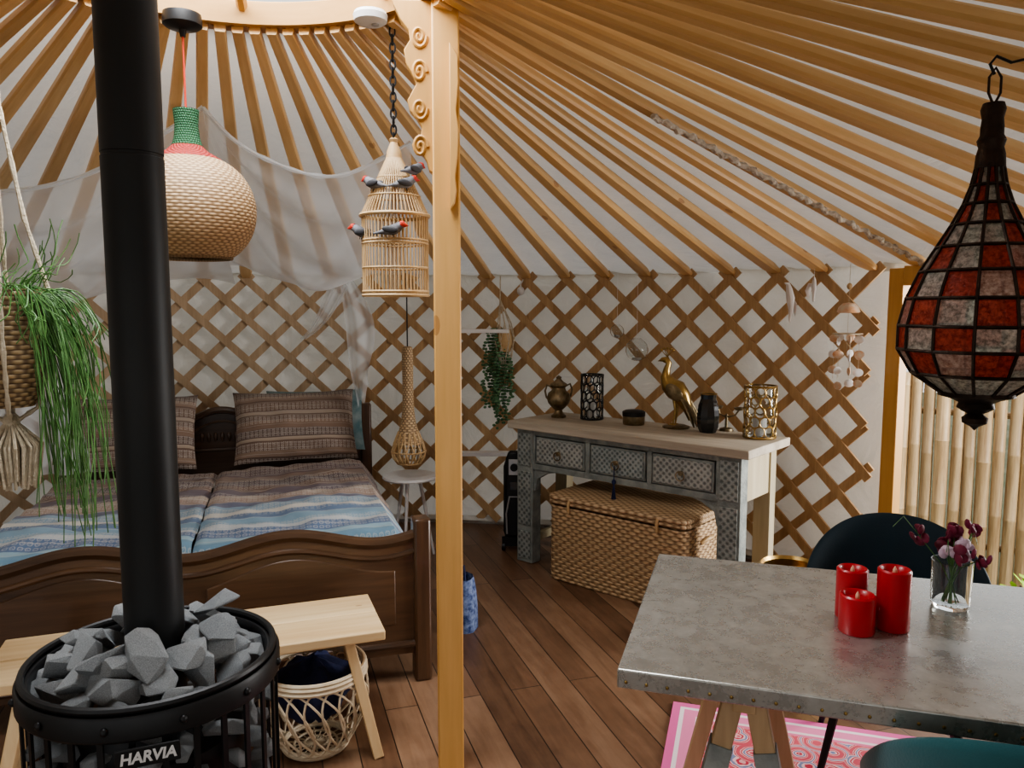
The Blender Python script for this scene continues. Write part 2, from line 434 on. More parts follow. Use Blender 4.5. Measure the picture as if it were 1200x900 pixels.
def lglass(name, col, col2):
    m, nt, b = newmat(name)
    v = coord(nt)
    f = noi(nt, v, 110, 3, .7)
    cc_ = ramp(nt, f, [(.36, col), (.64, col2)])
    nt.links.new(cc_, b.inputs['Base Color'])
    b.inputs['Roughness'].default_value = .2
    bump(nt, b, f, .6, .004)
    tl = nt.nodes.new('ShaderNodeBsdfTranslucent'); nt.links.new(cc_, tl.inputs[0])
    m1 = nt.nodes.new('ShaderNodeMixShader'); m1.inputs[0].default_value = .55
    nt.links.new(b.outputs[0], m1.inputs[1]); nt.links.new(tl.outputs[0], m1.inputs[2])
    tp = nt.nodes.new('ShaderNodeBsdfTransparent'); nt.links.new(cc_, tp.inputs[0])
    m3 = nt.nodes.new('ShaderNodeMixShader'); m3.inputs[0].default_value = .25
    nt.links.new(m1.outputs[0], m3.inputs[1]); nt.links.new(tp.outputs[0], m3.inputs[2])
    nt.links.new(m3.outputs[0], nt.nodes['Material Output'].inputs[0])
    return m
LGR = lglass("red_pressed_glass", (.26, .03, .018), (.62, .11, .065))
LGC = lglass("clear_pressed_glass", (.26, .28, .24), (.80, .82, .75))
LGP = lglass("pink_pressed_glass", (.36, .20, .16), (.72, .54, .47))

# ------------------------------------------------------------------ shell
def cyl_pt(r, a, z): return (CX + r*math.cos(a), CY + r*math.sin(a), z)
rad = math.radians
mb = MB(); mb.lathe([(0.0005, 0), (3.75, 0), (3.75, -.12), (0.0005, -.12)], 96)
mb.obj("floor", FLOOR, loc=(CX, CY, 0), kind="structure", label="brown timber plank floor")
mb = MB(); mb.grid(1, 1, lambda u, w: (-12+u*28, -10+w*28, -.45))
mb.obj("ground", pm("outside_ground", (.12, .13, .06), .95, 0, (.22, .2, .12), 2), kind="structure", label="grassy ground outside the yurt")

def wallseg(name, a0, a1):
    n = max(4, int((a1-a0)*2)); mb = MB()
    def fn(u, w):
        a = rad(a0 + (a1-a0)*u); z = -.02 + w*(WH+.13)
        r = WR + .055 + .04*noise.noise(Vector((a*11, z*1.6, 1))) + .010*noise.noise(Vector((a*30, z*3, 4)))
        return cyl_pt(r, a, z)
    mb.grid(n, 30, fn)
    mb.obj(name, CANVAS, kind="structure", label="white canvas yurt wall")
wallseg("wall_back", 36.6, 150)
wallseg("wall_left", 150, 235)
wallseg("wall_right", -55, 6)
for nm, a0, a1 in (("baseboard_back", 37, 150), ("baseboard_left", 150, 235), ("baseboard_right", -55, 6)):
    mb = MB(); n = 40
    mb.tube([cyl_pt(WR-.005, rad(a0+(a1-a0)*i/n), .03) for i in range(n+1)], .028, 4)
    mb.obj(nm, CANVAS, kind="structure")
def coneZ(r): return 2.65 - .26*r
NP = 78; STEP = 360/NP; OFF = 1.6
mb = MB()
def fn(u, w):
    a = 2*pi*u; r = .66 + w*(WR+.08-.66)
    k = (math.degrees(a)-OFF)/STEP
    sag = .014*(1-math.cos(2*pi*k))/2*w
    return cyl_pt(r, a, coneZ(r) + .045 - sag + .012*noise.noise(Vector((a*14, r*3, 0))))
mb.grid(NP*4, 16, fn)
mb.obj("ceiling", CANVAS, kind="structure", label="off-white canvas roof lining behind the poles")

# roof poles (each an individual object), straight, tapering toward the crown
L = math.hypot(WR-.02-.68, .26*(WR-.02-.68))
secs = []
for t, w, h in ((0, .0185, .016), (.965, .0385, .020), (1.0, .027, .014)):
    secs.append([(L*t, a*w, b_*h) for a, b_ in ((-1,-.4),(-.8,-1),(.8,-1),(1,-.4),(1,.6),(.8,1),(-.8,1),(-1,.6))])
mb = MB(); vs = [p for s_ in secs for p in s_]; fs = []
for i in range(2):
    for k in range(8):
        k2 = (k+1) % 8
        fs.append((i*8+k, i*8+k2, (i+1)*8+k2, (i+1)*8+k))
fs.append(tuple(reversed(range(8)))); fs.append(tuple(range(16, 24)))
mb.add(vs, fs)
pmesh = mb.mesh("roof_pole", POLE, 20)
pitch = math.atan(.26)
for i in range(NP):
    o = bpy.data.objects.new("roof_pole", pmesh)
    a = rad(OFF + i*STEP)
    o.location = cyl_pt(.68, a, coneZ(.68))
    o.rotation_euler = (0, pitch, a)
    sc.collection.objects.link(o)
    props(o, "golden pine roof pole running from crown to lattice wall", "roof pole", "radiating pine roof poles")

# lattice panels
def lattice(name, a0, a1, mat, label):
    mb = MB(); per = .270; z0, z1 = .04, 1.775
    rise = (z1-z0)/per*STEP
    for fam in (0, 1):
        r = WR - .014 - .018*fam
        i0 = int((a0-rise)/STEP)-1; i1 = int((a1+rise)/STEP)+1
        for i in range(i0, i1+1):
            ab = OFF + i*STEP + .22*math.sin(i*2.3+fam)
            sgn = 1 if fam == 0 else -1
            pts = []
            for k in range(25):
                z = z0 + (z1-z0)*k/24
                a = ab + sgn*(z1-.045-z)/per*STEP
                if a0 <= a <= a1: pts.append((rad(a), z))
            if len(pts) < 3: continue
            vs = []; fs = []
            for q, (a, z) in enumerate(pts):
                p = Vector(cyl_pt(r, a, z))
                n_ = Vector((math.cos(a), math.sin(a), 0)); tt = Vector((-math.sin(a), math.cos(a), 0))
                d = (tt * (-sgn*rad(STEP)/per*r) + Vector((0,0,1))).normalized()
                w = n_.cross(d)
                hw = .0255; th = .0075
                for x, y in ((-1,-1),(1,-1),(1,1),(-1,1)):
                    vs.append(p + w*hw*x + n_*th*y)
            for q in range(len(pts)-1):
                for k in range(4):
                    k2 = (k+1) % 4
                    fs.append((q*4+k, q*4+k2, q*4+4+k2, q*4+4+k))
            fs.append((3,2,1,0)); m_ = (len(pts)-1)*4; fs.append((m_, m_+1, m_+2, m_+3))
            mb.add(vs, fs)
    mb.obj(name, mat, label=label, cat="lattice wall", ang=30)
lattice("lattice_wall_panel", 37.6, 95.6, LATT, "orange-brown diamond lattice wall panel behind the console")
lattice("lattice_wall_panel", 94.4, 165, LATT2, "brown diamond lattice wall panel behind the bed, toned pale for netted shade")
lattice("lattice_wall_panel", -50, 5, LATT, "orange-brown diamond lattice wall panel beside the doorway")

# crown
CZR = 2.482
cr = root("crown_wheel", (CX, CY, CZR), label="round carved pine roof crown resting on the post", cat="roof crown")
mb = MB(); mb.lathe([(.655, 0), (.74, 0), (.755, .02), (.755, .075), (.655, .075), (.655, 0)], 96)
mb.obj("ring", RINGW, cr, bevel=.004)
mb = MB()
for k in range(0, 72):
    a = 2*pi*k/72
    mb.ell((.69*math.cos(a), .69*math.sin(a), .001), (.022, .008, .005), 8, 4, RZ(a + (.6 if k % 2 else -.6)))
mb.obj("carving", wood("carved_edge", (.36, .17, .045), (.46, .23, .07), 0), cr, kind="stuff")
for k in range(4):
    mb = MB(); a = k*pi/4 + .2
    pts = [(.67*math.cos(a)*t, .67*math.sin(a)*t, .05 + .16*(1-t*t)) for t in [x/6 for x in range(-6, 7)]]
    mb.tube(pts, .018, 6)
    mb.obj("spoke", POSTW, cr)

# post
ps = root("support_post", (-.207, 2.48, 0), rad(4), label="square orange pine post with carved brackets holding the crown", cat="wooden post")
mb = MB(); mb.box((0,0,CZR/2), (.086, .086, CZR)); mb.obj("shaft", POSTW, ps, bevel=.006)
prof = [(0, 0), (-.012, .01), (-.02, .04), (-.034, .06), (-.055, .065), (-.064, .085), (-.055, .105), (-.036, .115), (-.032, .14), (-.05, .17), (-.070, .19),
        (-.076, .22), (-.062, .245), (-.048, .27), (-.060, .30), (-.079, .33), (-.085, .37), (-.066, .40), (-.07, .43), (-.095, .46), (-.12, .517), (0, .517)]
mb = MB(); mb.prism(prof, (-.042, -.005, 1.965), (1,0,0), (0,0,1), .05)
mb.obj("carved_bracket", POSTW, ps, bevel=.003, label="wavy carved pine bracket")
prof2 = [(0, 0), (.014, .02), (.02, .06), (.016, .1), (.024, .16), (.028, .24), (.02, .3), (.028, .38), (.026, .46), (0, .5)]
mb = MB(); mb.prism(prof2, (.012, -.056, 1.85), (1,0,0), (0,0,1), .026)
mb.obj("carved_bracket", POSTW, ps, bevel=.003, label="slim curved pine bracket")
CE2 = wood("carved_edge2", (.50, .26, .07), (.62, .34, .11), 0)
for z, s_ in ((2.045, 1), (2.16, -1), (2.27, 1), (2.375, -1)):
    mb = MB()
    sp_ = []
    for t in range(0, 26):
        rr = .024*(1-t/30); sp_.append((-.080 + rr*math.cos(t*.42), -.031, z + s_*rr*1.5*math.sin(t*.42)))
    mb.tube(sp_, .006, 6)
    mb.obj("scroll_relief", CE2, ps)

# smoke detector on crown
sd = root("smoke_detector", (-.45, 2.545, CZR), label="round white smoke detector under the roof crown", cat="smoke detector")
mb = MB(); mb.lathe([(.001, 0), (.05, 0), (.055, -.01), (.052, -.028), (.04, -.036), (.001, -.037)], 28); mb.obj("housing", WHITE, sd)
mb = MB(); mb.lathe([(.001, -.036), (.012, -.036), (.012, -.041), (.001, -.041)], 16, (.015, 0, 0)); mb.obj("button", SILVER, sd)

# rope along roof
mb = MB(); pts = []
for i in range(120):
    t = i/119; r = 1.5 + t*1.88; a = rad(32.8 + .2*math.sin(i*.9))
    pts.append(cyl_pt(r, a, coneZ(r) - .034 + .004*math.sin(i*2.1)))
mb.tube(pts, [.011 + .0025*math.sin(i*1.7) for i in range(120)], 7)
mb.obj("horsehair_rope", HORSE, label="twisted brown and white horsehair rope along a roof pole", cat="rope")

# doorway at right
dx0, dy0, _ = cyl_pt(WR-.03, rad(36.6), 0); dx1, dy1, _ = cyl_pt(WR-.03, rad(5.5), 0)
ang = math.atan2(dy1-dy0, dx1-dx0); Ld = math.hypot(dx1-dx0, dy1-dy0)
dr = root("door_1", (dx0, dy0, 0), ang, label="wide orange pine doorway frame", cat="doorway", kind="structure")
mb = MB(); mb.box((.045, 0, .875), (.09, .055, 1.75)); mb.obj("jamb", POSTW, dr, bevel=.004, kind="structure")
mb = MB(); mb.box((Ld-.045, 0, .875), (.09, .055, 1.75)); mb.obj("jamb", POSTW, dr, bevel=.004, kind="structure")
mb = MB(); mb.box((Ld/2, 0, 1.71), (Ld-.18, .053, .10)); mb.obj("lintel", POSTW, dr, bevel=.004, kind="structure")
mb = MB(); mb.box((Ld/2, 0, .03), (Ld-.18, .053, .06)); mb.obj("sill", POSTW, dr, bevel=.004, kind="structure")
mb = MB()
mb.grid(12, 2, lambda u, w: cyl_pt(WR+.03, rad(4+34*u), 1.74+.14*w)); mb.obj("wall_front", CANVAS, kind="structure")

# bamboo fence outside
bf = root("bamboo_fence", (3.25, 5.35, -.45), rad(-32), label="tan bamboo cane fence standing outside the doorway", cat="fence")
x = -2.0
while x < 2.6:
    r = RN.uniform(.038, .048); x += r
    h = 1.56 + RN.uniform(-.05, .06); dxx = RN.uniform(-.006, .006)
    pts = []; rs = []; z = 0
    ph = RN.uniform(0, .4)
    while z < h:
        pts.append((x+dxx*z, 0, z)); rs.append(r)
        zn = z + .45 + ph*.4; ph = 0
        if zn < h:
            pts += [(x+dxx*zn, 0, zn-.008), (x+dxx*zn, 0, zn)]; rs += [r, r*1.06]
            z = zn + .008
        else: break
    pts.append((x+dxx*h, 0, h)); rs.append(r)
    mb = MB(); mb.tube(pts, rs, 10); mb.obj("cane", BAMB, bf)
    x += r + .003
for z in (.3, 1.25):
    mb = MB(); mb.cyl((-2.0, .06, z), (2.6, .06, z), .025, seg=10); mb.obj("rail", BAMB, bf)
sh = root("green_shrub", (3.25, 4.45, -.45), label="bright green leafy shrub outside by the fence", cat="shrub")
mb = MB()
for i in range(200):
    a = RN.uniform(0, 2*pi); r = RN.uniform(0, .26); z = RN.uniform(.08, .38)*(1-r*.8)
    mb.ell((r*math.cos(a), r*math.sin(a), z), (.05, .022, .006), 6, 4, RZ(RN.uniform(0, 6)) @ RY(RN.uniform(-1, 1)))
mb.obj("foliage", pm("bright_leaf", (.30, .5, .05), .5, 0, (.5, .7, .12), 10), sh, kind="stuff")
mb = MB()
for i in range(9):
    a = i*.7; mb.tube([(0,0,0), (.1*math.cos(a), .1*math.sin(a), .2), (.18*math.cos(a), .18*math.sin(a), .32)], .006, 5)
mb.obj("stems", SOIL, sh)

# ------------------------------------------------------------------ bed
bed = root("double_bed", (-1.22, 2.81, 0), rad(17), label="dark carved oak double bed with curved footboard", cat="bed")
def ftop(x): return .622 + .030*math.cos(2*pi*(abs(x)-.36)/.72)
def poly_top(xs, f, z0): return [(xs[0], z0)] + [(x, f(x)) for x in xs] + [(xs[-1], z0)]
xs = [-.86 + 1.72*i/60 for i in range(61)]
mb = MB(); mb.prism(list(reversed(poly_top(xs, ftop, .12))), (0, .03, 0), (1,0,0), (0,0,1), .045)
mb.obj("footboard", DARKW, bed, bevel=.005)
mb = MB(); mb.tube([(x, .022, ftop(x)+.004) for x in xs], .026, 8); mb.obj("footboard_rail", DARKW, bed)
mb = MB(); mb.tube([(x, .004, ftop(x)-.055) for x in xs], .012, 8); mb.obj("upper_moulding", DARKW, bed)
mb = MB(); mb.tube([(x, .004, .165) for x in xs], .014, 8); mb.obj("lower_moulding", DARKW, bed)
for sx in (-1, 1):
    xs2 = [sx*(.06 + .72*i/30) for i in range(31)]
    top = [(x, ftop(x)-.115+.03*math.sin((abs(x)-.06)/.72*pi)) for x in xs2]
    poly = [(xs2[0], .25)] + top + [(xs2[-1], .25)]
    if sx > 0: poly = list(reversed(poly))
    mb = MB(); mb.prism(poly, (0, .008, 0), (1,0,0), (0,0,1), .012)
    mb.obj("raised_panel", DARKW, bed, bevel=.007)
for sx in (-1, 1):
    mb = MB(); mb.box((sx*.89, .03, .345), (.072, .085, .69)); mb.obj("foot_post", DARKW2, bed, bevel=.012)
    mb = MB(); mb.box((sx*.89, 2.07, .46), (.072, .085, .92)); mb.obj("head_post", DARKW2, bed, bevel=.012)
    mb = MB(); mb.box((sx*.89, 1.05, .33), (.035, 1.98, .2)); mb.obj("side_rail", wood("dark_oak_side%d" % sx, (.038, .019, .010), (.115, .060, .030), 1, 8, .34, .1), bed, bevel=.004)
def htop(x): return .80 + .11*math.exp(-(x/.22)**2) + .05*math.exp(-((abs(x)-.7)/.2)**2)
mb = MB(); mb.prism(list(reversed(poly_top(xs, htop, .3))), (0, 2.07, 0), (1,0,0), (0,0,1), .04); mb.obj("headboard", DARKW, bed, bevel=.005)
mb = MB(); mb.tube([(x, 2.05, htop(x)) for x in xs], .022, 8)
mb.tube([(x, 2.045, .74 + .1*math.cos(x*pi/.44)) for x in [-.2+.4*i/20 for i in range(21)]], .009, 6)
mb.tube([(x, 2.045, .66) for x in [-.2+.4*i/20 for i in range(21)]], .009, 6)
for k in range(7):
    mb.ell((-.12+.04*k, 2.045, .74), (.012, .008, .03), 8, 6)
mb.obj("headboard_carving", DARKW, bed)
mt = MB(); mt.box((0, 1.05, .41), (1.52, 1.94, .18)); mt.obj("mattress", WHFAB, loc=bed.location, rot=(0,0,rad(17)), bevel=.03, label="white mattress in the dark oak bed", cat="mattress")

def duvet(x0, x1, label, seed, sx):
    mb = MB(); W = x1-x0
    def top(u, w):
        x = x0+W*u; y = .10 + 1.55*w
        eo = ((1-u) if sx > 0 else u)*W
        ei = (u if sx > 0 else (1-u))*W
        z = .617 + .032*noise.noise(Vector((x*2.4, y*2.2, seed))) + .018*noise.noise(Vector((x*7, y*9, seed))) + .008*noise.noise(Vector((x*16, y*13, seed)))
        z -= .018*max(0, 1-ei/.04)**2
        if eo < .08: z -= (.08-eo)*1.4
        ey = min(w*1.55, (1-w)*1.55)
        z -= .04*max(0, 1-ey/.06)
        return (x-(x0+x1)/2, y, z)
    mb.grid(44, 70, top)
    def under(u, w):
        p = top(u, w); eo = ((1-u) if sx > 0 else u)*W
        return (p[0], p[1], .505 if eo > .09 else min(p[2]-.02, .505))
    mb.grid(44, 70, under)
    o = mb.obj("striped_duvet", DUV, label=label, cat="duvet", group="striped duvets on the bed")
    c = Vector((x0+x1, 0, 0))/2
    o.rotation_euler = (0,0,rad(17)); o.location = Vector(bed.location) + RZ(rad(17)) @ c
    return o
duvet(-.87, -.002, "striped brown and blue duvet on the net side", 3, -1)
duvet(.002, .88, "striped brown and blue duvet by the bedside table", 8, 1)

def pillow(lx, ly, lz, tilt, rz, mat, label, w=.72, h=.46, t=.085, seed=0):
    mb = MB()
    for sg in (-1, 1):
        def fn(u, v_):
            x = (u*2-1); y = (v_*2-1)
            th = t*max(0, (1-abs(x)**3.2))**.5*max(0, (1-abs(y)**3.2))**.5
            px = x*w/2*(1-.05*(1-y*y)); py = y*h/2*(1-.07*(1-x*x))
            return (px, py, sg*th*(1+.3*noise.noise(Vector((x*2.5, y*2.5, seed)))) + .012*noise.noise(Vector((x*3, y*3, seed+9))))
        mb.grid(28, 20, fn)
    o = mb.obj("bed_pillow", mat, label=label, cat="pillow", group="pillows on the bed", ang=80)
    o.rotation_euler = (RZ(rad(17)+rz) @ RX(tilt)).to_euler()
    o.location = Vector(bed.location) + RZ(rad(17)) @ Vector((lx, ly, lz))
pillow(.44, 1.78, .83, rad(62), .02, PIL, "brown lace-striped pillow leaning on the headboard", seed=1)
pillow(.57, 1.96, .83, rad(76), -.02, PILT, "teal and grey pillow tucked behind the brown pillow", seed=2, w=.60, h=.40, t=.04)
pillow(-.48, 1.80, .82, rad(64), -.02, PIL, "brown lace-striped pillow half hidden behind the flue pipe", seed=4)

# ------------------------------------------------------------------ mosquito net
net = root("mosquito_net", (-1.2, 3.1, 0), label="sheer white mosquito net draped from the roof poles over the bed", cat="mosquito net")
def lerp(a, b_, t): return Vector(a)*(1-t) + Vector(b_)*t
def swag(F0, F1, B0, B1, sagF, sagB, sagM, seed, fa0, fa1):
    mb = MB()
    F0, F1, B0, B1 = [Vector(p) for p in (F0, F1, B0, B1)]
    def base(u, w):
        f = lerp(F0, F1, u); f.z -= sagF*(4*u*(1-u))
        b_ = lerp(B0, B1, u); b_.z -= sagB*4*u*(1-u) - .05*math.sin(u*9+seed)
        p = lerp(f, b_, w); p.z -= sagM*math.sin(pi*w)
        d0 = math.hypot(u, w*.8)+.05; d1 = math.hypot(1-u, w*.8)+.05
        a0 = math.atan2(w, u+.02); a1 = math.atan2(w, 1-u+.02)
        p.z += fa0*math.sin(a0*17+seed)*min(1, d0*2)*math.exp(-d0*1.2) + fa1*math.sin(a1*17+seed)*min(1, d1*2)*math.exp(-d1*1.2)
        p.z += .03*noise.noise(Vector((u*3, w*2.4, seed)))
        p.y += .04*noise.noise(Vector((u*4, w*3, seed+5)))
        return p - Vector(net.location)
    mb.grid(110, 60, lambda u, w: tuple(base(u, w)))
    m2 = MB()
    m2.tube([base(i/40, 0) for i in range(41)], [.009+.005*noise.noise(Vector((i*.4, seed, 0))) for i in range(41)], 6)
    return mb, m2
for args in (((-2.45, 3.05, 2.03), (-1.19, 3.05, 2.31), (-3.0, 4.0, 1.58), (-1.5, 4.2, 1.70), .17, -.0, .12, 1, .02, .035),
             ((-1.19, 3.05, 2.31), (-.42, 3.25, 2.22), (-1.55, 4.2, 1.72), (-.50, 4.25, 1.70), .20, .03, .14, 7, .035, .012)):
    a_, b_ = swag(*args)
    a_.obj("canopy_cloth", NET, net); b_.obj("gathered_edge", NETD, net)
mb = MB()
def fn(u, w):
    top = Vector((-.88, 4.1, 1.70)); bot = Vector((-.90, 4.78, .98))
    p = lerp(top, bot, w); wd = .05 + .06*math.sin(pi*min(1, w*1.15))
    p.x += (u-.5)*wd*1.5 + .03*math.sin(w*5); p.y += .015*math.sin(u*11+w*2); p.z += (.12*(u-.5) + .03*math.sin(u*9))*w
    return tuple(p - Vector(net.location))
mb.grid(44, 20, fn); mb.obj("hanging_tail", NETT, net)
mb = MB()
def fn(u, w):
    p = lerp((-.9, 4.1, 1.70), (-1.25, 4.6, 1.36), w); p.x += (u-.5)*(.12-.08*w); p.y += .015*math.sin(u*12)
    p.z -= .05*math.sin(pi*w)
    return tuple(p - Vector(net.location))
mb.grid(24, 14, fn); mb.obj("hanging_tail", NETT, net)
mb = MB()
def fn(u, w):
    p = lerp((-2.75, 3.85, 1.75), (-2.72, 3.95, .66), w); p.x += (u-.5)*.9*(.75+.25*w); p.y += .035*math.sin(u*34) + (u-.5)*.25
    return tuple(p - Vector(net.location))
mb.grid(60, 16, fn); mb.obj("side_drape", NET, net)

# ------------------------------------------------------------------ stove
st = root("sauna_stove", (-.735, 1.515, 0), label="round black steel sauna stove filled with grey stones", cat="stove")
K = .905; DZ = -.012
def shr(m_): m_.v = [(x*K, y*K, z + (DZ if z > .7 else 0)) for x, y, z in m_.v]; return m_
mb = MB(); mb.lathe([(.245, .80), (.268, .80), (.272, .805), (.272, .842), (.268, .848), (.245, .848), (.241, .842), (.241, .805), (.245, .80)], 64)
shr(mb).obj("top_ring", BLACK, st)
mb = MB(); mb.tube([(.258*math.cos(2*pi*k/64), .258*math.sin(2*pi*k/64), .856) for k in range(64)], .008, 8, closed=True)
shr(mb).obj("rim", BLACK, st)
for z in (.46, .12):
    mb = MB(); mb.lathe([(.25, z), (.268, z), (.268, z+.03), (.25, z+.03), (.25, z)], 64)
    shr(mb).obj("lower_ring", BLACK, st)
for k in range(28):
    a = 2*pi*k/28 + .05
    mb = MB(); mb.box((.262*math.cos(a), .262*math.sin(a), .47), (.006, .012, .68), RZ(a)); shr(mb).obj("cage_bar", BLACK, st)
for k in range(12):
    a = 2*pi*k/12 + .1
    mb = MB(); mb.ell((.273*math.cos(a), .273*math.sin(a), .825), (.008, .008, .008), 8, 6); shr(mb).obj("bolt", BLACK, st)
mb = MB(); mb.lathe([(.001, .05), (.19, .05), (.19, .69), (.001, .70)], 40); shr(mb).obj("firebox", BLACK, st)
mb = MB(); mb.lathe([(.001, .0), (.25, .0), (.27, .03), (.27, .06), (.001, .06)], 40); shr(mb).obj("base", BLACK, st)
mb = MB(); mb.lathe([(.0565, .69), (.0565, 1.835), (.0550, 1.836), (.0550, 1.842), (.0565, 1.843), (.0565, 2.95)], 48, (.004, .0, 0))
mb.obj("flue_pipe", PIPE, st)
av = math.atan2(-1.51, .735)
pa = av - .07
mb = MB(); mb.box((0, 0, 0), (.105, .006, .036))
plate = mb.obj("name_plate", BLACK, st, loc=(.254*math.cos(pa), .254*math.sin(pa), .766), rot=(0, 0, pa+pi/2), bevel=.002)
cu = bpy.data.curves.new("txt", 'FONT'); cu.body = "HARVIA"; cu.size = .028; cu.align_x = 'CENTER'; cu.align_y = 'CENTER'; cu.extrude = .0006; cu.offset = .0009; cu.shear = .15
to = bpy.data.objects.new("txt", cu); sc.collection.objects.link(to); bpy.context.view_layer.update()
tme = bpy.data.meshes.new_from_object(to); bpy.data.objects.remove(to)
tme.materials.clear(); tme.materials.append(WHITE)
tob = bpy.data.objects.new("lettering", tme); sc.collection.objects.link(tob); tob.parent = plate
tob.location = (0, -.0038, 0); tob.rotation_euler = (pi/2, 0, 0); tob.scale = (.92, 1, 1)

def stonemesh(seed, mat):
    """split rock: hull of a block-like cloud cut by facets (always convex, no bevel artefacts)"""
    r = random.Random(seed*7+1); bm = bmesh.new()
    fx, fy, fz = r.uniform(1.1, 1.4), r.uniform(.75, .95), r.uniform(.5, .72)
    for _ in range(13):
        v_ = Vector((r.uniform(-1, 1), r.uniform(-1, 1), r.uniform(-1, 1)))
        m_ = max(abs(c) for c in v_); v_ = (v_/m_).lerp(v_.normalized(), .45)
        q = Vector((v_.x*fx, v_.y*fy, v_.z*fz))
        # small chip facets instead of a knife-sharp corner
        for dx_, dy_, dz_ in ((.09, 0, 0), (0, .09, 0), (0, 0, .07)):
            bm.verts.new((q.x - math.copysign(dx_, q.x), q.y - math.copysign(dy_, q.y), q.z - math.copysign(dz_, q.z)))
    res = bmesh.ops.convex_hull(bm, input=list(bm.verts))
    dead = [g_ for g_ in bm.verts if not g_.link_faces]
    for g_ in dead: bm.verts.remove(g_)
    bmesh.ops.recalc_face_normals(bm, faces=list(bm.faces))
    me = bpy.data.meshes.new("stove_stone"); bm.to_mesh(me); bm.free()
    me.materials.append(mat)
    me.polygons.foreach_set("use_smooth", [True]*len(me.polygons)); me.set_sharp_from_angle(angle=rad(14))
    return me
SM = [stonemesh(s_, STONE if s_ % 3 else STONED) for s_ in range(18)]
def stone(x, y, z, s_, tilt=.6):
    o = bpy.data.objects.new("stove_stone", RN.choice(SM))
    o.location = (st.location.x+x, st.location.y+y, z)
    o.rotation_euler = (RN.uniform(-tilt,tilt), RN.uniform(-tilt,tilt), RN.uniform(0, 6.28)); k = s_*RN.uniform(.8, 1.2); o.scale = (k, k, k)
    sc.collection.objects.link(o)
    props(o, "angular grey sauna stone in the round stove", "stone", "grey stones in the stove")
for n_, rr, zz, s_ in ((16, .186, .815, .037), (12, .150, .85, .042), (8, .114, .875, .043), (14, .17, .775, .040)):
    for k in range(n_):
        a = 2*pi*k/n_ + RN.uniform(-.12, .12) + rr*7; r_ = rr + RN.uniform(-.012, .012)
        stone(r_*math.cos(a), r_*math.sin(a), zz + RN.uniform(-.012, .018), s_)
stone(.10, .085, .915, .048); stone(.135, .0, .895, .044); stone(-.02, -.135, .878, .048); stone(-.125, -.02, .878, .044); stone(.05, -.115, .89, .042)
for z in (.73, .66, .58, .51):
    for k in range(16):
        a = 2*pi*k/16 + z*9; stone(.198*math.cos(a), .198*math.sin(a), z, .029)

# ------------------------------------------------------------------ bench + basket
bn = root("wooden_bench", (-1.057, 2.489, 0), rad(20), label="pale pine bench with splayed legs at the foot of the bed", cat="bench")
mb = MB(); mb.box((0, -.092, .435), (1.2, .176, .035)); mb.box((0, .092, .435), (1.2, .176, .035)); mb.obj("seat", BENCHW, bn, bevel=.005)
BLEG = wood("bench_leg", (.66, .44, .22), (.82, .62, .37), 2, 8, .5, .04)
for sx in (-1, 1):
    for sy in (-1, 1):
        mb = MB(); mb.beam((sx*.48, sy*.12, .418), (sx*.57, sy*.155, 0.0), .07, .035, (1, 0, .2)); mb.obj("leg", BLEG, bn, bevel=.003)
    mb = MB(); mb.box((sx*.488, 0, .395), (.035, .22, .045)); mb.obj("crossbar", BLEG, bn, bevel=.002)

bk = root("rattan_basket", (-.70, 2.60, 0), label="open loop rattan basket holding navy cloth under the bench", cat="basket")
mb = MB()
def ringp(r, z, n=40): return [(r*math.cos(2*pi*k/n), r*math.sin(2*pi*k/n), z) for k in range(n)]
def br_(z): return .110 + .078*math.sin(min(1, z/.2)*pi/2) - max(0, z-.2)*.12
for r, z, t in ((.112, .01, .008), (.112, .022, .006), (br_(.27), .272, .009), (br_(.28), .287, .009), (br_(.29), .30, .007), (.075, .006, .005), (.04, .006, .005)): mb.tube(ringp(r, z), t, 6, closed=True)
for k in range(20):
    a0 = 2*pi*k/20
    lp_ = []
    for t in [2*pi*i/24 for i in range(24)]:
        z = .145 - .130*math.cos(t); a = a0 + .50*math.sin(t) + .25*math.cos(t)
        lp_.append((br_(z)*math.cos(a), br_(z)*math.sin(a), z+.004))
    mb.tube(lp_, .0042, 5, closed=True)
    mb.tube([(0,0,.006), (.112*math.cos(a0), .112*math.sin(a0), .006)], .003, 4)
mb.obj("woven_body", CANEW, bk)
mb = MB()
def fn(u, w):
    a = 2*pi*u; ph = pi*w; n_ = 1+.25*noise.noise(Vector((math.cos(a)*2, math.sin(a)*2, w*4)))
    return (.130*math.sin(ph)*math.cos(a)*n_, .130*math.sin(ph)*math.sin(a)*n_, .215-.11*math.cos(ph)*n_)
mb.grid(28, 16, fn); mb.obj("folded_blanket", NAVY, loc=(-.70, 2.60, 0), label="crumpled navy blue blanket inside the rattan basket", cat="blanket")

# blue bag beside bed
bg = root("fabric_bag", (-.235, 3.62, 0), rad(10), label="small blue patterned fabric bag on the floor by the bed", cat="bag")
mb = MB()
mb.grid(24, 12, lambda u, w: ((.065-.02*w**3)*math.cos(2*pi*u)*(1+.08*math.sin(u*40)), (.10-.03*w**3)*math.sin(2*pi*u), w*.25))
mb.grid(24, 2, lambda u, w: (.065*math.cos(2*pi*u)*w, .10*math.sin(2*pi*u)*w, 0.002)); mb.obj("body", BLUEBAG, bg)
mb = MB(); mb.tube([(0, -.06, .23), (0, -.05, .28), (0, 0, .30), (0, .05, .28), (0, .06, .23)], .006, 6); mb.obj("handle", NAVY, bg)

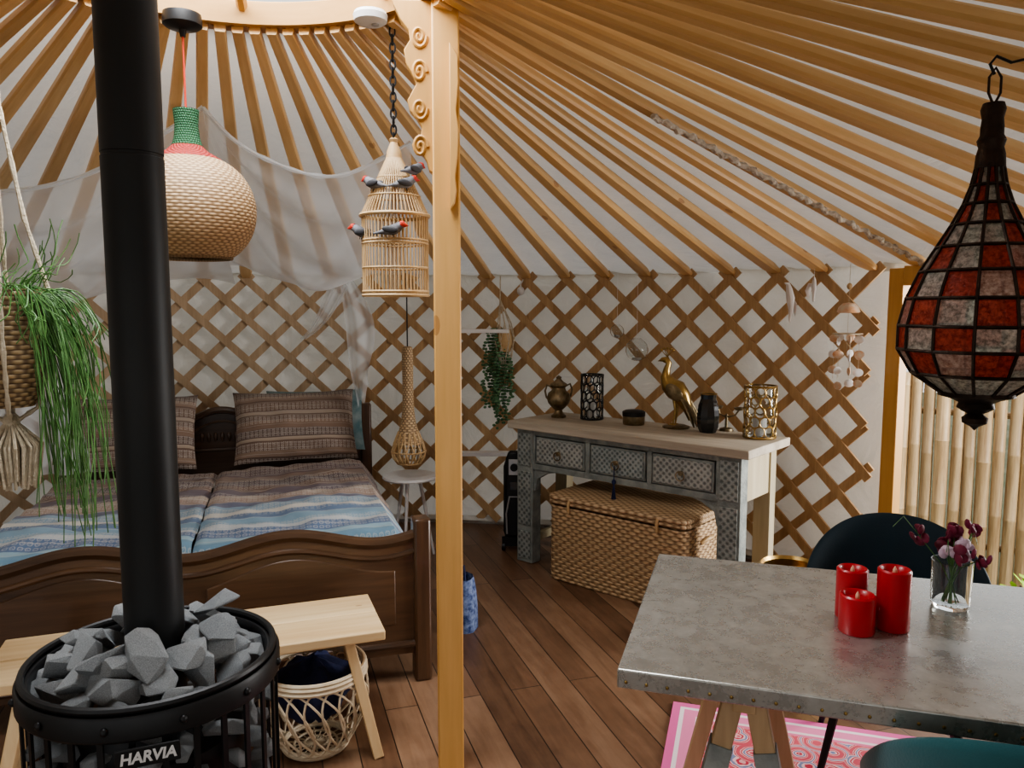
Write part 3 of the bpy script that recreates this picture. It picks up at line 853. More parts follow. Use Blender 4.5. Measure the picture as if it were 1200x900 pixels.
# ------------------------------------------------------------------ bedside table
bt = root("bedside_table", (-.63, 4.66, 0), label="small round white bedside table with splayed legs", cat="side table")
mb = MB(); mb.lathe([(.001, .50), (.165, .50), (.17, .508), (.165, .52), (.001, .52)], 40); mb.obj("top", WHITE, bt)
for k in range(3):
    a = k*2*pi/3 + .4
    mb = MB(); mb.tube([(.06*math.cos(a), .06*math.sin(a), .50), (.15*math.cos(a), .15*math.sin(a), 0)], [.012, .008], 10); mb.obj("leg", WHITE, bt)
def roofz(x, y): return coneZ(math.hypot(x-CX, y-CY)) - .02
wl = root("woven_pendant_lamp", (-.62, 4.55, 0), label="long bottle-shaped woven rattan pendant lamp by the bed", cat="pendant lamp")
mb = MB(); prof = [(.016, 1.32), (.028, 1.315), (.034, 1.27), (.032, 1.1), (.034, .95), (.044, .87), (.062, .80), (.088, .74), (.100, .69), (.096, .655), (.07, .62)]
mb.lathe(prof[:8], 28); mb.lathe([(r-.004, z) for r, z in prof[:8]], 28); mb.obj("shade", WLAMP, wl)
mb = MB()
for k in range(14):
    a = 2*pi*k/14
    for sg in (-1, 1):
        mb.tube([(.06*math.cos(a), .06*math.sin(a), .81), (.088*math.cos(a+sg*.1), .088*math.sin(a+sg*.1), .74), (.101*math.cos(a+sg*.22), .101*math.sin(a+sg*.22), .69), (.096*math.cos(a+sg*.3), .096*math.sin(a+sg*.3), .655), (.07*math.cos(a+sg*.4), .07*math.sin(a+sg*.4), .62)], .0045, 5)
mb.tube(ringp(.101, .69), .005, 6, closed=True); mb.tube(ringp(.07, .62), .006, 6, closed=True)
mb.obj("shade_ribs", CANE, wl)
mb = MB(); mb.cyl((0,0,1.3), (0,0,roofz(-.62, 4.55)), .004, seg=8); mb.obj("cord", BLACK, wl)

for z in (1.39, .55):
    mb = MB(); mb.box((0, 0, 0), (.44, .07, .026)); mb.obj("wall_shelf", WHITE, loc=(-.24, 5.20, z), bevel=.002, label="narrow white shelf fixed on the lattice wall", cat="shelf", group="white wall shelves")

tp_ = root("trailing_plant", (-.08, 5.22, .6), label="trailing string plant in macrame holder on the lattice wall", cat="hanging plant")
mb = MB()
for k in range(30):
    a = RN.uniform(0, 2*pi); r = RN.uniform(.01, .08); L_ = RN.uniform(.3, .8); z = .8
    while z > .8-L_:
        rr = r*(.6+.8*min(1, (.8-z)/.25)) + .012*math.sin(z*20+k)
        mb.ell((rr*math.cos(a)-.03+RN.uniform(-.016, .016), rr*math.sin(a)*.6, z), (.015, .012, .010), 6, 4, RZ(z*40)); z -= .022
mb.obj("foliage", LEAFD, tp_, kind="stuff")
mb = MB()
for k in range(8):
    a = k*pi/4
    for sg in (-1, 1):
        mb.tube([(.0, 0, 1.0), (.045*math.cos(a)+.03, .045*math.sin(a), .84), (.07*math.cos(a+sg*.3)+.03, .05*math.sin(a+sg*.3), .74), (.05*math.cos(a+sg*.6)+.03, .04*math.sin(a+sg*.6), .62), (.03, 0, .5)], .004, 5)
mb.tube([(0,0,1.0), (0, .05, 1.16)], .004, 5)
mb.obj("macrame_holder", ROPE, tp_)
mb = MB(); mb.lathe([(.001, .64), (.04, .65), (.055, .72), (.05, .80), (.045, .80), (.001, .78)], 20, (.03,0,0)); mb.obj("pot", CANE, tp_)

mb = MB(); mb.ell((0,0,0), (.026, .026, .03), 14, 8); mb.tube([(0,0,.02), (0,0,.05), (.03, .02, .1)], .006, 6)
mb.obj("wall_bulb", WHITE, loc=(.06, 5.3, 1.66), label="small white bulb hanging at the top of the lattice", cat="bulb")

# radiator: column fins behind a slim control end
rd = root("oil_radiator", (.02, 4.84, 0), rad(-4), label="black finned oil radiator with silver-trimmed control panel", cat="heater")
for k in range(7):
    mb = MB(); pr = [(-.06, .08), (.06, .08), (.072, .12), (.072, .54), (.06, .58), (-.06, .58), (-.072, .54), (-.072, .12)]
    mb.prism(pr, (0, -.02+k*.040, 0), (1,0,0), (0,0,1), .022); mb.obj("fin", BLACK, rd, bevel=.006)
mb = MB(); mb.prism([(-.055, .10), (.055, .10), (.062, .3), (.055, .60), (.035, .65), (-.035, .65), (-.055, .60), (-.062, .3)], (0, -.065, 0), (1,0,0), (0,0,1), .05); mb.obj("control_box", BLACK, rd, bevel=.014)
mb = MB(); mb.box((0, -.093, .55), (.07, .006, .10)); mb.obj("control_panel", SILVER, rd, bevel=.002)
mb = MB(); mb.cyl((0, -.094, .55), (0, -.112, .55), .024, seg=20); mb.obj("dial", BLACK, rd)
mb = MB(); mb.box((0, -.093, .43), (.05, .006, .05)); mb.obj("display", DGLASS, rd)
mb = MB(); mb.tube([(-.045, -.094, .12), (-.05, -.094, .25), (-.03, -.094, .36), (.03, -.094, .36), (.05, -.094, .25), (.045, -.094, .12)], .006, 6); mb.obj("trim_line", SILVER, rd)
for sx in (-1, 1):
    for y in (-.05, .2):
        mb = MB(); mb.cyl((sx*.07-.01, y, .028), (sx*.07+.01, y, .028), .028, seg=16); mb.obj("wheel", BLACK, rd)
for y in (-.05, .2):
    mb = MB(); mb.box((0, y, .06), (.16, .02, .06)); mb.obj("wheel_bracket", BLACK, rd)

# ------------------------------------------------------------------ console
ct = root("console_table", (.72, 4.305, 0), rad(-40.87), label="weathered console table with blue-grey carved drawers", cat="console table")
mb = MB(); mb.box((0, 0, .845), (1.53, .52, .045)); mb.obj("top", RUSTIC, ct, bevel=.005)
for sx in (-1, 1):
    mb = MB(); mb.box((sx*.655, -.185, .4125), (.12, .08, .82)); mb.obj("front_leg", CARVF, ct, bevel=.003, label="blue-grey carved leg")
    for zz, hh in ((.11, .17), (.40, .33), (.70, .20)):
        mb = MB(); mb.box((sx*.655, -.228, zz), (.095, .008, hh)); mb.obj("carved_inlay", CARV, ct, bevel=.002)
    mb = MB(); mb.box((sx*.665, .185, .4125), (.09, .07, .82)); mb.obj("back_leg", CREAM, ct, bevel=.003, label="worn cream wooden leg")
    mb = MB(); mb.box((sx*.685, 0, .70), (.03, .30, .24)); mb.obj("side_panel", CREAM, ct, bevel=.003, label="worn cream side panel")
    mb = MB(); mb.box((sx*.69, 0, .12), (.03, .30, .05)); mb.obj("side_stretcher", CREAM, ct, bevel=.003, label="worn cream stretcher")
mb = MB(); mb.box((0, -.195, .806), (1.2, .05, .032)); mb.box((0, -.195, .602), (1.2, .05, .036))
for x in (-.595, -.2, .2, .595): mb.box((x, -.195, .70), (.03, .05, .18))
for sx in (-1, 1):
    mb.prism([(0, 0), (0, -.14), (.015*-sx, -.13), (.03*-sx, -.06), (.1*-sx, -.02), (.18*-sx, 0)][::(1 if sx < 0 else -1)], (sx*.6, -.195, .586), (1,0,0), (0,0,1), .03)
mb.obj("frame", CARVF, ct, bevel=.003)
mb = MB(); mb.box((0, .2, .70), (1.26, .02, .24)); mb.box((0, 0, .588), (1.33, .36, .012)); mb.obj("carcass", CREAM, ct)
for i, x in enumerate((-.395, 0, .395)):
    mb = MB(); mb.box((0, 0, 0), (.352, .03, .158))
    d = mb.obj("drawer", CARVF, ct, loc=(x, -.207, .704), bevel=.004)
    mb = MB(); mb.box((0, -.018, 0), (.330, .008, .136)); mb.obj("carved_panel", CARV3 if i == 1 else CARV2, d, bevel=.002)
    mb = MB(); mb.cyl((0, -.02, .0), (0, -.038, .0), .013, seg=12); mb.tube([(.024*math.sin(t), -.040, -.014+.024*math.cos(t)) for t in [2*pi*k/16 for k in range(16)]], .0035, 6, closed=True)
    mb.obj("knob", PEWT, d)
ts = MB(); ts.tube([(0, -.250, .69), (0, -.252, .63), (0, -.252, .60)], .003, 5); ts.ell((0, -.252, .60), (.012, .012, .016), 10, 6)
for k in range(14): a = k*.45; ts.tube([(0, -.252, .60), (.012*math.cos(a), -.252+.012*math.sin(a), .50)], .0025, 4)
ts.obj("tassel", NAVY, ct, label="navy blue tassel on the middle drawer")

# wicker trunk
ax_ = Vector((.757, -.655, 0)); by_ = Vector((.655, .757, 0))
tc = Vector((.22, 4.28, 0)) + ax_*.415 + by_*.225
tk = root("wicker_trunk", tuple(tc), rad(-40.87), label="honey brown rectangular wicker trunk under the console", cat="wicker trunk")
def rrect(hx, hy, r, z, n=6):
    pts = []
    for cx_, cy_, a0 in ((hx-r, hy-r, 0), (-hx+r, hy-r, pi/2), (-hx+r, -hy+r, pi), (hx-r, -hy+r, 1.5*pi)):
        for k in range(n+1):
            a = a0 + pi/2*k/n; pts.append((cx_+r*math.cos(a), cy_+r*math.sin(a), z))
    return pts
def subd(pts, m=8):
    out = []
    for i in range(len(pts)):
        p, q = Vector(pts[i]), Vector(pts[(i+1) % len(pts)])
        k = m*2 if (q-p).length > .1 else 1
        for j in range(k): out.append(p.lerp(q, j/k))
    return out
mb = MB()
for i in range(21):
    z = .012 + i*.0205
    pts = subd(rrect(.425, .215, .04, z), 14)
    pts = [Vector(p) + Vector(((.003*math.sin(k*1.57+i*pi)), .003*math.cos(k*1.57+i*pi), 0)) for k, p in enumerate(pts)]
    mb.tube(pts, .0112, 6, closed=True)
mb.box((0,0,.2), (.834, .414, .38)); mb.obj("body", WTRUNK, tk, ang=60)
mb = MB(); mb.grid(24, 16, lambda u, w: ((u-.5)*.87, (w-.5)*.45, .494 + .014*(1-(2*u-1)**4)*(1-(2*w-1)**4)))
mb.tube(rrect(.433, .223, .04, .480), .015, 8, closed=True); mb.tube(rrect(.433, .223, .04, .455), .013, 8, closed=True)
mb.obj("lid", WLID, tk, ang=60)
for sx in (-.28, .28):
    mb = MB(); mb.tube([(sx, -.230, .48), (sx, -.243, .45), (sx, -.238, .41)], .009, 6); mb.obj("latch", CANE, tk)
mb = MB(); mb.tube([(.436, -.06, .34), (.455, -.03, .36), (.46, .0, .362), (.455, .03, .36), (.436, .06, .34)], .01, 8); mb.obj("handle", CANE, tk)

# ------------------------------------------------------------------ things on the console
TZ = .8685
ur = root("brass_urn", (.29, 4.74, TZ), rad(30), label="small ornate brass urn with curved handles on the console", cat="urn")
mb = MB(); mb.lathe([(.001, 0), (.045, 0), (.047, .012), (.03, .025), (.022, .045), (.04, .06), (.066, .09), (.074, .12), (.066, .15), (.045, .168), (.04, .185), (.055, .2), (.05, .21), (.03, .222), (.014, .24), (.018, .25), (.001, .262)], 28); mb.obj("body", PEWT, ur)
for sx in (-1, 1):
    mb = MB(); mb.tube([(sx*.045, 0, .19), (sx*.085, 0, .205), (sx*.10, 0, .17), (sx*.09, 0, .13), (sx*.07, 0, .11)], .006, 8); mb.obj("handle", PEWT, ur)
def lantern_glass(x, y, r, h, ringm, label, n, seed):
    q = root("candle_lantern", (x, y, TZ), label=label, cat="candle holder")
    mb = MB(); mb.lathe([(.001, .003), (r, .003), (r, h), (r-.004, h), (r-.004, .008), (.001, .008)], 32); mb.obj("glass", GLASS, q)
    mb = MB(); rr = r+.003
    mb.tube(ringp(rr, .006, 32), .006, 6, closed=True); mb.tube(ringp(rr, h-.003, 32), .005, 6, closed=True)
    rows = 5
    for j in range(rows):
        for k in range(n):
            a = 2*pi*(k+.5*(j % 2))/n; zc = .012 + (j+.5)*(h-.02)/rows; hh = (h-.02)/rows*.56; da = pi/n*1.05
            mb.tube([(rr*math.cos(a+da*math.sin(t)), rr*math.sin(a+da*math.sin(t)), zc+hh*math.cos(t)) for t in [2*pi*i/14 for i in range(14)]], .0034, 5, closed=True)
    mb.obj("openwork", ringm, q)
    mb = MB(); mb.cyl((0,0,.009), (0,0,h*.4), r*.45, seg=20); mb.obj("candle", WHFAB, q)
lantern_glass(.489, 4.66, .064, .275, BLACK, "glass candle cylinder with black openwork metal", 10, 1)
lantern_glass(1.30, 3.99, .078, .275, BRASS, "glass candle cylinder wrapped in brass leaf openwork", 10, 2)
bo = root("dark_tin", (.712, 4.45, TZ), label="small round dark bronze tin on the console", cat="tin")
mb = MB(); mb.lathe([(.001, 0), (.06, 0), (.064, .01), (.064, .055), (.001, .055)], 28); mb.obj("body", PEWT, bo)
mb = MB(); mb.lathe([(.066, .05), (.067, .075), (.05, .083), (.001, .085)], 28); mb.obj("lid", BLACK, bo)
bv = root("black_vase", (1.075, 4.17, TZ), label="glossy black faceted glass vase on the console", cat="vase")
mb = MB(); mb.lathe([(.001, 0), (.045, 0), (.058, .03), (.062, .09), (.055, .15), (.042, .185), (.044, .21), (.038, .21), (.035, .185), (.001, .17)], 10); mb.obj("body", DGLASS, bv, ang=20)
mb = MB(); mb.tube(ringp(.043, .211, 20), .004, 6, closed=True); mb.obj("rim", BRASS, bv)
chd = root("candle_stick", (1.19, 4.22, TZ), rad(-40), label="low bronze candle holder with two small cups", cat="candle holder")
mb = MB(); mb.lathe([(.001, 0), (.04, 0), (.035, .012), (.008, .02), (.008, .09), (.001, .095)], 20)
mb.tube([(-.05, 0, .12), (-.04, 0, .09), (0, 0, .075), (.05, 0, .09), (.07, 0, .12)], .005, 8); mb.obj("stem", PEWT, chd)
for sx in (-.05, .07):
    mb = MB(); mb.lathe([(.001, .115), (.02, .12), (.028, .135), (.024, .135), (.001, .125)], 16, (sx, 0, 0)); mb.obj("cup", PEWT, chd)
pk = root("peacock_figurine", (.925, 4.33, TZ), rad(-30), label="aged brass peacock figurine with crest standing on base", cat="figurine")
mb = MB()
mb.tube([(.085, 0, .045), (.075, 0, .11), (.045, 0, .175), (.005, 0, .215), (-.035, 0, .245), (-.058, 0, .29), (-.05, 0, .335), (-.04, 0, .365), (-.055, 0, .385), (-.078, 0, .385), (-.105, 0, .375)],
        [.004, .026, .048, .062, .05, .028, .018, .016, .022, .013, .001], 16)
mb.obj("body", BRASS, pk, ang=80)
mb = MB()
for k in range(5):
    y = (k-2)*.016
    mb.tube([(.03, y, .20), (.075, y*1.6, .15), (.11, y*2.0, .085), (.135+.006*(2-abs(k-2)), y*2.2, .018)], [.014, .019, .018, .006], 8, flat=.5)
mb.obj("tail", PEWT, pk)
for sy in (-1, 1):
    mb = MB(); mb.ell((.012, sy*.052, .205), (.062, .014, .038), 14, 8, RY(.75)); mb.obj("wing", PEWT, pk)
    mb = MB(); mb.tube([(0, sy*.02, .18), (.01, sy*.022, .10), (-.002, sy*.022, .02)], [.012, .006, .005], 8); mb.tube([(-.03, sy*.022, .018), (.015, sy*.022, .018)], .005, 6); mb.obj("leg", BRASS, pk)
mb = MB()
for k in range(5):
    a = -.7+.35*k; mb.tube([(-.05, 0, .40), (-.05+.05*math.sin(a), 0, .40+.045*math.cos(a))], .0025, 5); mb.ell((-.05+.054*math.sin(a), 0, .40+.05*math.cos(a)), (.008, .004, .008), 8, 6)
mb.obj("crest", BRASS, pk)
mb = MB(); mb.lathe([(.001, 0), (.075, 0), (.078, .008), (.055, .016), (.001, .018)], 24, (.01, 0, 0)); mb.obj("base", PEWT, pk)

# ------------------------------------------------------------------ hanging ornaments near wall
for x, y, z, r, lb in ((.68, 4.98, 1.395, .045, "small"), (.80, 4.92, 1.28, .073, "larger")):
    q = root("glass_globe", (x, y, z), label="%s clear glass tealight globe hanging before the lattice" % lb, cat="glass globe", group="hanging glass globes")
    mb = MB(); pr = [(.001, -r)] + [(r*math.sin(t), -r*math.cos(t)) for t in [.3+2.2*i/12 for i in range(13)]] + [(r*.35, r*1.0)]
    mb.lathe(pr, 24); mb.lathe([(max(.001, a-.003), b_) for a, b_ in reversed(pr)], 24); mb.obj("globe", GLASS, q)
    mb = MB(); mb.lathe([(.001, -r+.006), (r*.4, -r+.008), (r*.4, -r+.022), (.001, -r+.022)], 16); mb.obj("tealight", WHFAB, q)
    mb = MB(); mb.cyl((0, 0, r), (0, 0, roofz(x, y)-z), .0012, seg=5); mb.obj("string", WHITE, q)
sm = root("shell_mobile", (1.78, 4.08, 1.12), label="shell wind chime with dome top hanging before the lattice", cat="wind chime")
mb = MB(); mb.lathe([(.001, .455), (.03, .45), (.05, .43), (.058, .405), (.05, .40), (.001, .41)], 24); mb.obj("dome", SHELL, sm)
mb = MB(); mb.cyl((0,0,.2), (0,0,roofz(1.78, 4.08)-1.12), .0012, seg=5); mb.tube(ringp(.075, .29, 24), .003, 5, closed=True); mb.tube([(-.075,0,.29),(.075,0,.29)], .003, 5)
for k in range(7):
    a = k*.9; mb.cyl((.065*math.cos(a), .065*math.sin(a), .29), (.065*math.cos(a), .065*math.sin(a), .05), .001, seg=4)
mb.obj("strings", ROPE, sm)
for k in range(24):
    a = (k % 7)*.9; z = .27 - .08*(k//7) - RN.uniform(0, .03)
    mb = MB(); mb.ell((.065*math.cos(a), .065*math.sin(a), z), (.028, .006, .022), 10, 6, RZ(a+RN.uniform(-1, 1))); mb.obj("shell", SHELL if k % 2 else WHFAB, sm)
mb = MB(); mb.ell((0, 0, .54), (.014, .014, .018), 10, 6); mb.obj("bead", CANE, sm)
def wbird(x, y, z, s_, tilt):
    q = root("fabric_bird", (x, y, z), tilt, label="white fabric bird ornament hanging on the lattice", cat="ornament", group="white fabric birds")
    mb = MB(); mb.tube([(0, 0, -.13*s_), (0.005, 0, -.06*s_), (.0, 0, 0), (-.01, 0, .05*s_), (-.02, 0, .08*s_), (-.045, 0, .085*s_)], [.006, .014*s_, .025*s_, .018*s_, .012*s_, .001], 10); mb.obj("body", WHFAB, q)
    mb = MB(); mb.tube([(.01, .02, .02), (.05*s_, .03, -.03*s_), (.06*s_, .03, -.1*s_)], [.012, .018, .002], 8, flat=.35); mb.obj("wing", WHFAB, q)
    mb = MB(); mb.cyl((-.01, 0, .07*s_), (0, 0, roofz(x, y)-z), .001, seg=4); mb.obj("thread", WHITE, q)
wbird(1.56, 4.33, 1.60, 1.0, .3); wbird(1.67, 4.28, 1.66, .6, 1.2)

# ------------------------------------------------------------------ big rattan pendant
pd = root("rattan_ball_lamp", (-1.055, 2.56, 1.70), label="large round rattan pendant lamp with red and green neck", cat="pendant lamp")
prof = []
for i in range(25):
    t = i/24; ph = -1.02 + t*(1.02+1.24)
    prof.append((.208*math.cos(ph)**.8, .165 + .18*math.sin(ph)))
mb = MB(); mb.lathe(prof, 72); mb.lathe([(r-.006, z) for r, z in prof], 72); mb.tube(ringp(prof[0][0], prof[0][1], 60), .006, 6, closed=True); mb.obj("shade", RATTAN, pd)
r1 = prof[-1][0]; z1 = prof[-1][1]
mb = MB(); mb.lathe([(r1+.034, z1-.030), (r1+.022, z1-.006), (.065, z1+.018), (.048, z1+.035)], 40); mb.obj("red_collar", RATR, pd, label="red raffia collar")
mb = MB(); mb.lathe([(.048, z1+.035), (.040, z1+.06), (.036, z1+.10), (.040, z1+.15), (.001, z1+.155)], 32); mb.obj("green_neck", RATG, pd, label="green raffia neck")
mb = MB(); mb.cyl((0, 0, z1+.15), (0, 0, .755), .0035, seg=8); mb.obj("cord", pm("red_cord", (.6, .05, .02), .6), pd, label="red fabric cord")
mb = MB(); mb.lathe([(.001, .782), (.058, .782), (.06, .772), (.06, .748), (.05, .740), (.012, .734), (.008, .712), (.001, .712)], 32); mb.obj("canopy", BLACK, pd)
mb = MB(); mb.ell((0,0,.18), (.04,.04,.055), 16, 10); mb.obj("bulb", WHITE, pd)

# ------------------------------------------------------------------ birdcage
cg = root("bamboo_birdcage", (-.39, 2.60, 1.590), label="bamboo birdcage with pointed roof hanging from a chain", cat="birdcage")
mb = MB(); RC = .108
for r, z, t in ((RC, .0, .006), (RC, .012, .005), (RC, .09, .004), (RC, .17, .004), (RC, .18, .004), (RC+.004, .262, .007), (.085, .325, .003), (.055, .385, .003), (.03, .43, .004)):
    mb.tube(ringp(r, z, 36), t, 6, closed=True)
mb.obj("hoops", CANE, cg)
mb = MB()
for k in range(52):
    a = 2*pi*k/52; mb.tube([(RC*math.cos(a), RC*math.sin(a), 0), (RC*math.cos(a), RC*math.sin(a), .27), (.022*math.cos(a), .022*math.sin(a), .455)], .0024, 5)
mb.obj("bars", CANE, cg, kind="stuff")
mb = MB(); mb.lathe([(.001, 0), (RC, 0), (RC, .006), (.001, .006)], 36); mb.obj("floor_tray", CANE, cg)
mb = MB(); mb.lathe([(.03, .43), (.024, .47), (.012, .50), (.016, .51), (.001, .52)], 16); mb.obj("finial", CANE, cg)
mb = MB(); z = .515; i = 0
while z < .885:
    o_ = Vector((0, 0, z)); ax = Vector((1,0,0)) if i % 2 else Vector((0,1,0))
    mb.tube([o_ + ax*.009*math.cos(t) + Vector((0,0,.017*math.sin(t))) for t in [2*pi*k/12 for k in range(12)]], .0032, 5, closed=True); z += .026; i += 1
mb.obj("chain", BLACK, cg)
GREYB = pm("grey_feather", (.10, .10, .11), .7, 0, (.22, .22, .24), 40); REDB = pm("red_feather", (.6, .05, .03), .6); DWING = pm("dark_wing", (.05, .05, .055), .6)
def bird(x, y, z, rz):
    q = root("ornamental_bird", (x, y, z), rz, label="small grey bird ornament with red face perched on the birdcage", cat="bird ornament", group="birds on the birdcage")
    mb = MB(); mb.tube([(-.062, 0, .012), (-.04, 0, .016), (-.022, 0, .02), (0, 0, .024), (.014, 0, .03), (.024, 0, .038), (.034, 0, .04), (.038, 0, .039)], [.003, .006, .012, .0175, .0155, .0125, .010, .004], 12); mb.obj("body", GREYB, q, ang=80)
    mb = MB(); mb.tube([(.024, 0, .0395), (.033, 0, .0405), (.040, 0, .038), (.05, 0, .036)], [.0128, .0115, .006, .0006], 10); mb.obj("head", REDB, q, label="red face and beak")
    for sy in (-1, 1):
        mb = MB(); mb.ell((-.008, sy*.014, .024), (.026, .005, .011), 10, 6, RY(.15)); mb.obj("wing", DWING, q)
        mb = MB(); mb.tube([(.0, sy*.006, .012), (.004, sy*.006, 0)], .0014, 4); mb.obj("leg", BLACK, q)
bx, by, bz = cg.location
bird(bx-.062, by-.055, bz+.335, 2.6); bird(bx+.045, by-.06, bz+.335, .5); bird(bx+.07, by-.02, bz+.385, .9)
bird(bx-.105, by-.04, bz+.182, 2.9); bird(bx+.01, by-.112, bz+.182, .0)

# ------------------------------------------------------------------ moroccan lantern
ml = root("hanging_glass_lantern", (.955, 1.57, 1.30), 0, label="moroccan style hanging lantern with red and clear glass panes", cat="lantern")
S = 1.57/900*1.0
zc = lambda v_: (505-v_)*S*1.005
rows = [(14, 203), (18, 224), (25, 245), (36, 268), (50, 293), (66, 321), (79, 352), (86, 384), (86, 412), (70, 440), (38, 463)]
nf = 13
def lp(j, k, ins=0.0):
    r, v_ = rows[j]; a = 2*pi*(k+.5)/nf; return Vector(((r*S-ins)*math.cos(a), (r*S-ins)*math.sin(a), zc(v_)))
gl = {0: MB(), 1: MB(), 2: MB()}
fr = MB()
for j in range(len(rows)-1):
    for k in range(nf):
        p = [lp(j, k, .002), lp(j, k+1, .002), lp(j+1, k+1, .002), lp(j+1, k, .002)]
        t = (j + k) % 2
        m_ = 0 if t == 0 else (2 if RN.random() < .2 else 1)
        if t == 0 and RN.random() < .15: m_ = 1
        if j == len(rows)-2: m_ = 1
        gl[m_].add(p, [(0, 1, 2, 3)])
        fr.tube([lp(j, k), lp(j+1, k)], .0034, 5)
for j in range(len(rows)):
    fr.tube([lp(j, k) for k in range(nf)], .0036, 5, closed=True)
gl[0].obj("red_glass", LGR, ml, label="red glass panes", kind="stuff"); gl[1].obj("clear_glass", LGC, ml, label="clear pressed glass panes", kind="stuff"); gl[2].obj("pink_glass", LGP, ml, label="pale pink glass panes", kind="stuff")
fr.obj("metal_frame", MIRR, ml)
mb = MB(); q = lambda r, v_: (r*S, zc(v_))
mb.lathe([q(.3, 133), q(11, 133), q(13, 140), q(11, 150), q(12, 160), q(12, 168), q(15, 174), q(13, 182), q(15, 190), q(16, 205), q(13, 205)], 24); mb.obj("neck", MIRR, ml)
mb = MB(); mb.lathe([q(40, 461), q(40, 466), q(26, 470), q(18, 474), q(20, 480), q(14, 484), q(8, 487), q(14, 492), q(13, 498), q(5, 502), q(.3, 507)], 24); mb.obj("finial", MIRR, ml)
mb = MB(); zt = zc(133)
mb.tube([(0, 0, zt-.005), (-.012, 0, zt+.02), (-.012, 0, zt+.05), (.0, 0, zt+.068), (.012, 0, zt+.05), (.012, 0, zt+.02), (0, 0, zt-.005)], .0025, 6); mb.obj("ring", MIRR, ml)
mb = MB(); rz_ = roofz(1.12, 1.57)-1.30
mb.tube([(-.002, 0, zt+.055), (-.012, 0, zt+.075), (0, 0, zt+.09), (.03, 0, zt+.078), (.06, 0, zt+.085), (.10, 0, zt+.13), (.165, 0, rz_+.02)], .003, 6); mb.obj("hook", BLACK, ml)

# ------------------------------------------------------------------ left hanging plant
hp = root("hanging_rhipsalis", (-1.415, 2.15, 1.10), label="wispy green cactus plant in wicker pot with macrame hanger", cat="hanging plant")
mb = MB(); mb.lathe([(.001, .17), (.06, .172), (.082, .22), (.096, .32), (.096, .42), (.102, .49), (.102, .50), (.092, .50), (.086, .42), (.001, .42)], 32); mb.obj("pot", WICKPOT, hp)
mb = MB(); mb.lathe([(.001, .47), (.086, .47), (.086, .478), (.001, .485)], 24); mb.obj("soil", SOIL, hp)
mb = MB()
for k in range(270):
    a = RN.gauss(.25, .5) if RN.random() < .76 else RN.uniform(0, 2*pi)
    r0 = RN.uniform(.01, .08); Lr = RN.uniform(.07, .21); drop = RN.uniform(.1, .72)
    if RN.random() < .08: drop = -RN.uniform(.06, .22); Lr *= .6
    elif not (-.5 < a < 1.4): drop *= .18; Lr *= .65
    p0 = Vector((r0*math.cos(a), r0*math.sin(a), .48)); pts = [p0]
    for i in range(1, 10):
        t = i/9; rr = r0 + Lr*math.sin(t*pi/2)**.8
        aa = a+.25*math.sin(k+t*3.5)
        pts.append(Vector((rr*math.cos(aa)+.008*math.sin(t*9+k), rr*math.sin(aa), .48 + .04*math.sin(pi*min(1, t*1.6)) - drop*t**1.5)))
    mb.tube(pts, .0016, 4)
mb.obj("foliage", LEAF, hp, kind="stuff")
mb = MB(); topz = CZR-1.10
for k in range(4):
    a = k*pi/2+.5; c_, s_ = math.cos(a), math.sin(a)
    pts = [(0, 0, topz), (.012*c_, .012*s_, 1.1), (.02*c_, .02*s_, .98), (.06*c_, .06*s_, .7), (.108*c_, .108*s_, .5), (.10*c_, .10*s_, .3), (.065*c_, .065*s_, .165), (0, 0, .12)]
    pp = []
    for i in range(len(pts)-1):
        for j in range(6): pp.append(Vector(pts[i]).lerp(Vector(pts[i+1]), j/6))
    pp.append(Vector(pts[-1]))
    mb.tube(pp, [.006+.0015*math.sin(i*2.2) for i in range(len(pp))], 6)
for z in (1.02, .99, .96): mb.ell((0, 0, z), (.024, .024, .017), 12, 6)
mb.ell((0,0,.13), (.022, .022, .025), 12, 6)
for k in range(90):
    a = RN.uniform(0, 2*pi); r = RN.uniform(.01, .06)
    mb.tube([(0, 0, .14), (r*math.cos(a)*1.3, r*math.sin(a)*1.3, .06), (r*math.cos(a), r*math.sin(a), -.05+RN.uniform(-.02, .02))], .004, 4)
mb.obj("macrame_hanger", ROPE, hp)

# ------------------------------------------------------------------ dining table
TR = rad(-17)
dt = root("dining_table", (1.117, 1.779, 0), TR, label="zinc-topped dining table on wooden trestles", cat="dining table")
mb = MB(); mb.box((0, 0, .738), (1.6, .83, .044)); mb.obj("top", ZINC, dt, bevel=.004)
mb = MB()
for i in range(36): mb.ell((-.78+i*.0445, -.416, .732), (.004, .003, .004), 6, 4)
for i in range(19): mb.ell((-.801, -.39+i*.0433, .732), (.003, .004, .004), 6, 4)
mb.obj("nails", BRASS, dt, kind="stuff")
for sx in (-1, 1):
    x0 = sx*.53
    mb = MB(); mb.box((x0, 0, .69), (.05, .70, .05)); mb.obj("trestle_beam", TRESTW, dt, bevel=.003)
    for sy in (-1, 1):
        for d_ in (-1, 1):
            A_ = Vector((x0+d_*.024, sy*.28, .665)); B_ = Vector((x0+d_*.17, sy*.33, 0))
            mb = MB(); mb.beam(A_, B_, .045, .05, (0, 1, 0)); mb.obj("leg", TRESTW, dt, bevel=.003)
            mb = MB(); mb.beam(A_.lerp(B_, .16), A_.lerp(B_, .30), .052, .057, (0, 1, 0)); mb.obj("bracket", CARVF, dt, label="grey metal trestle bracket", bevel=.002)

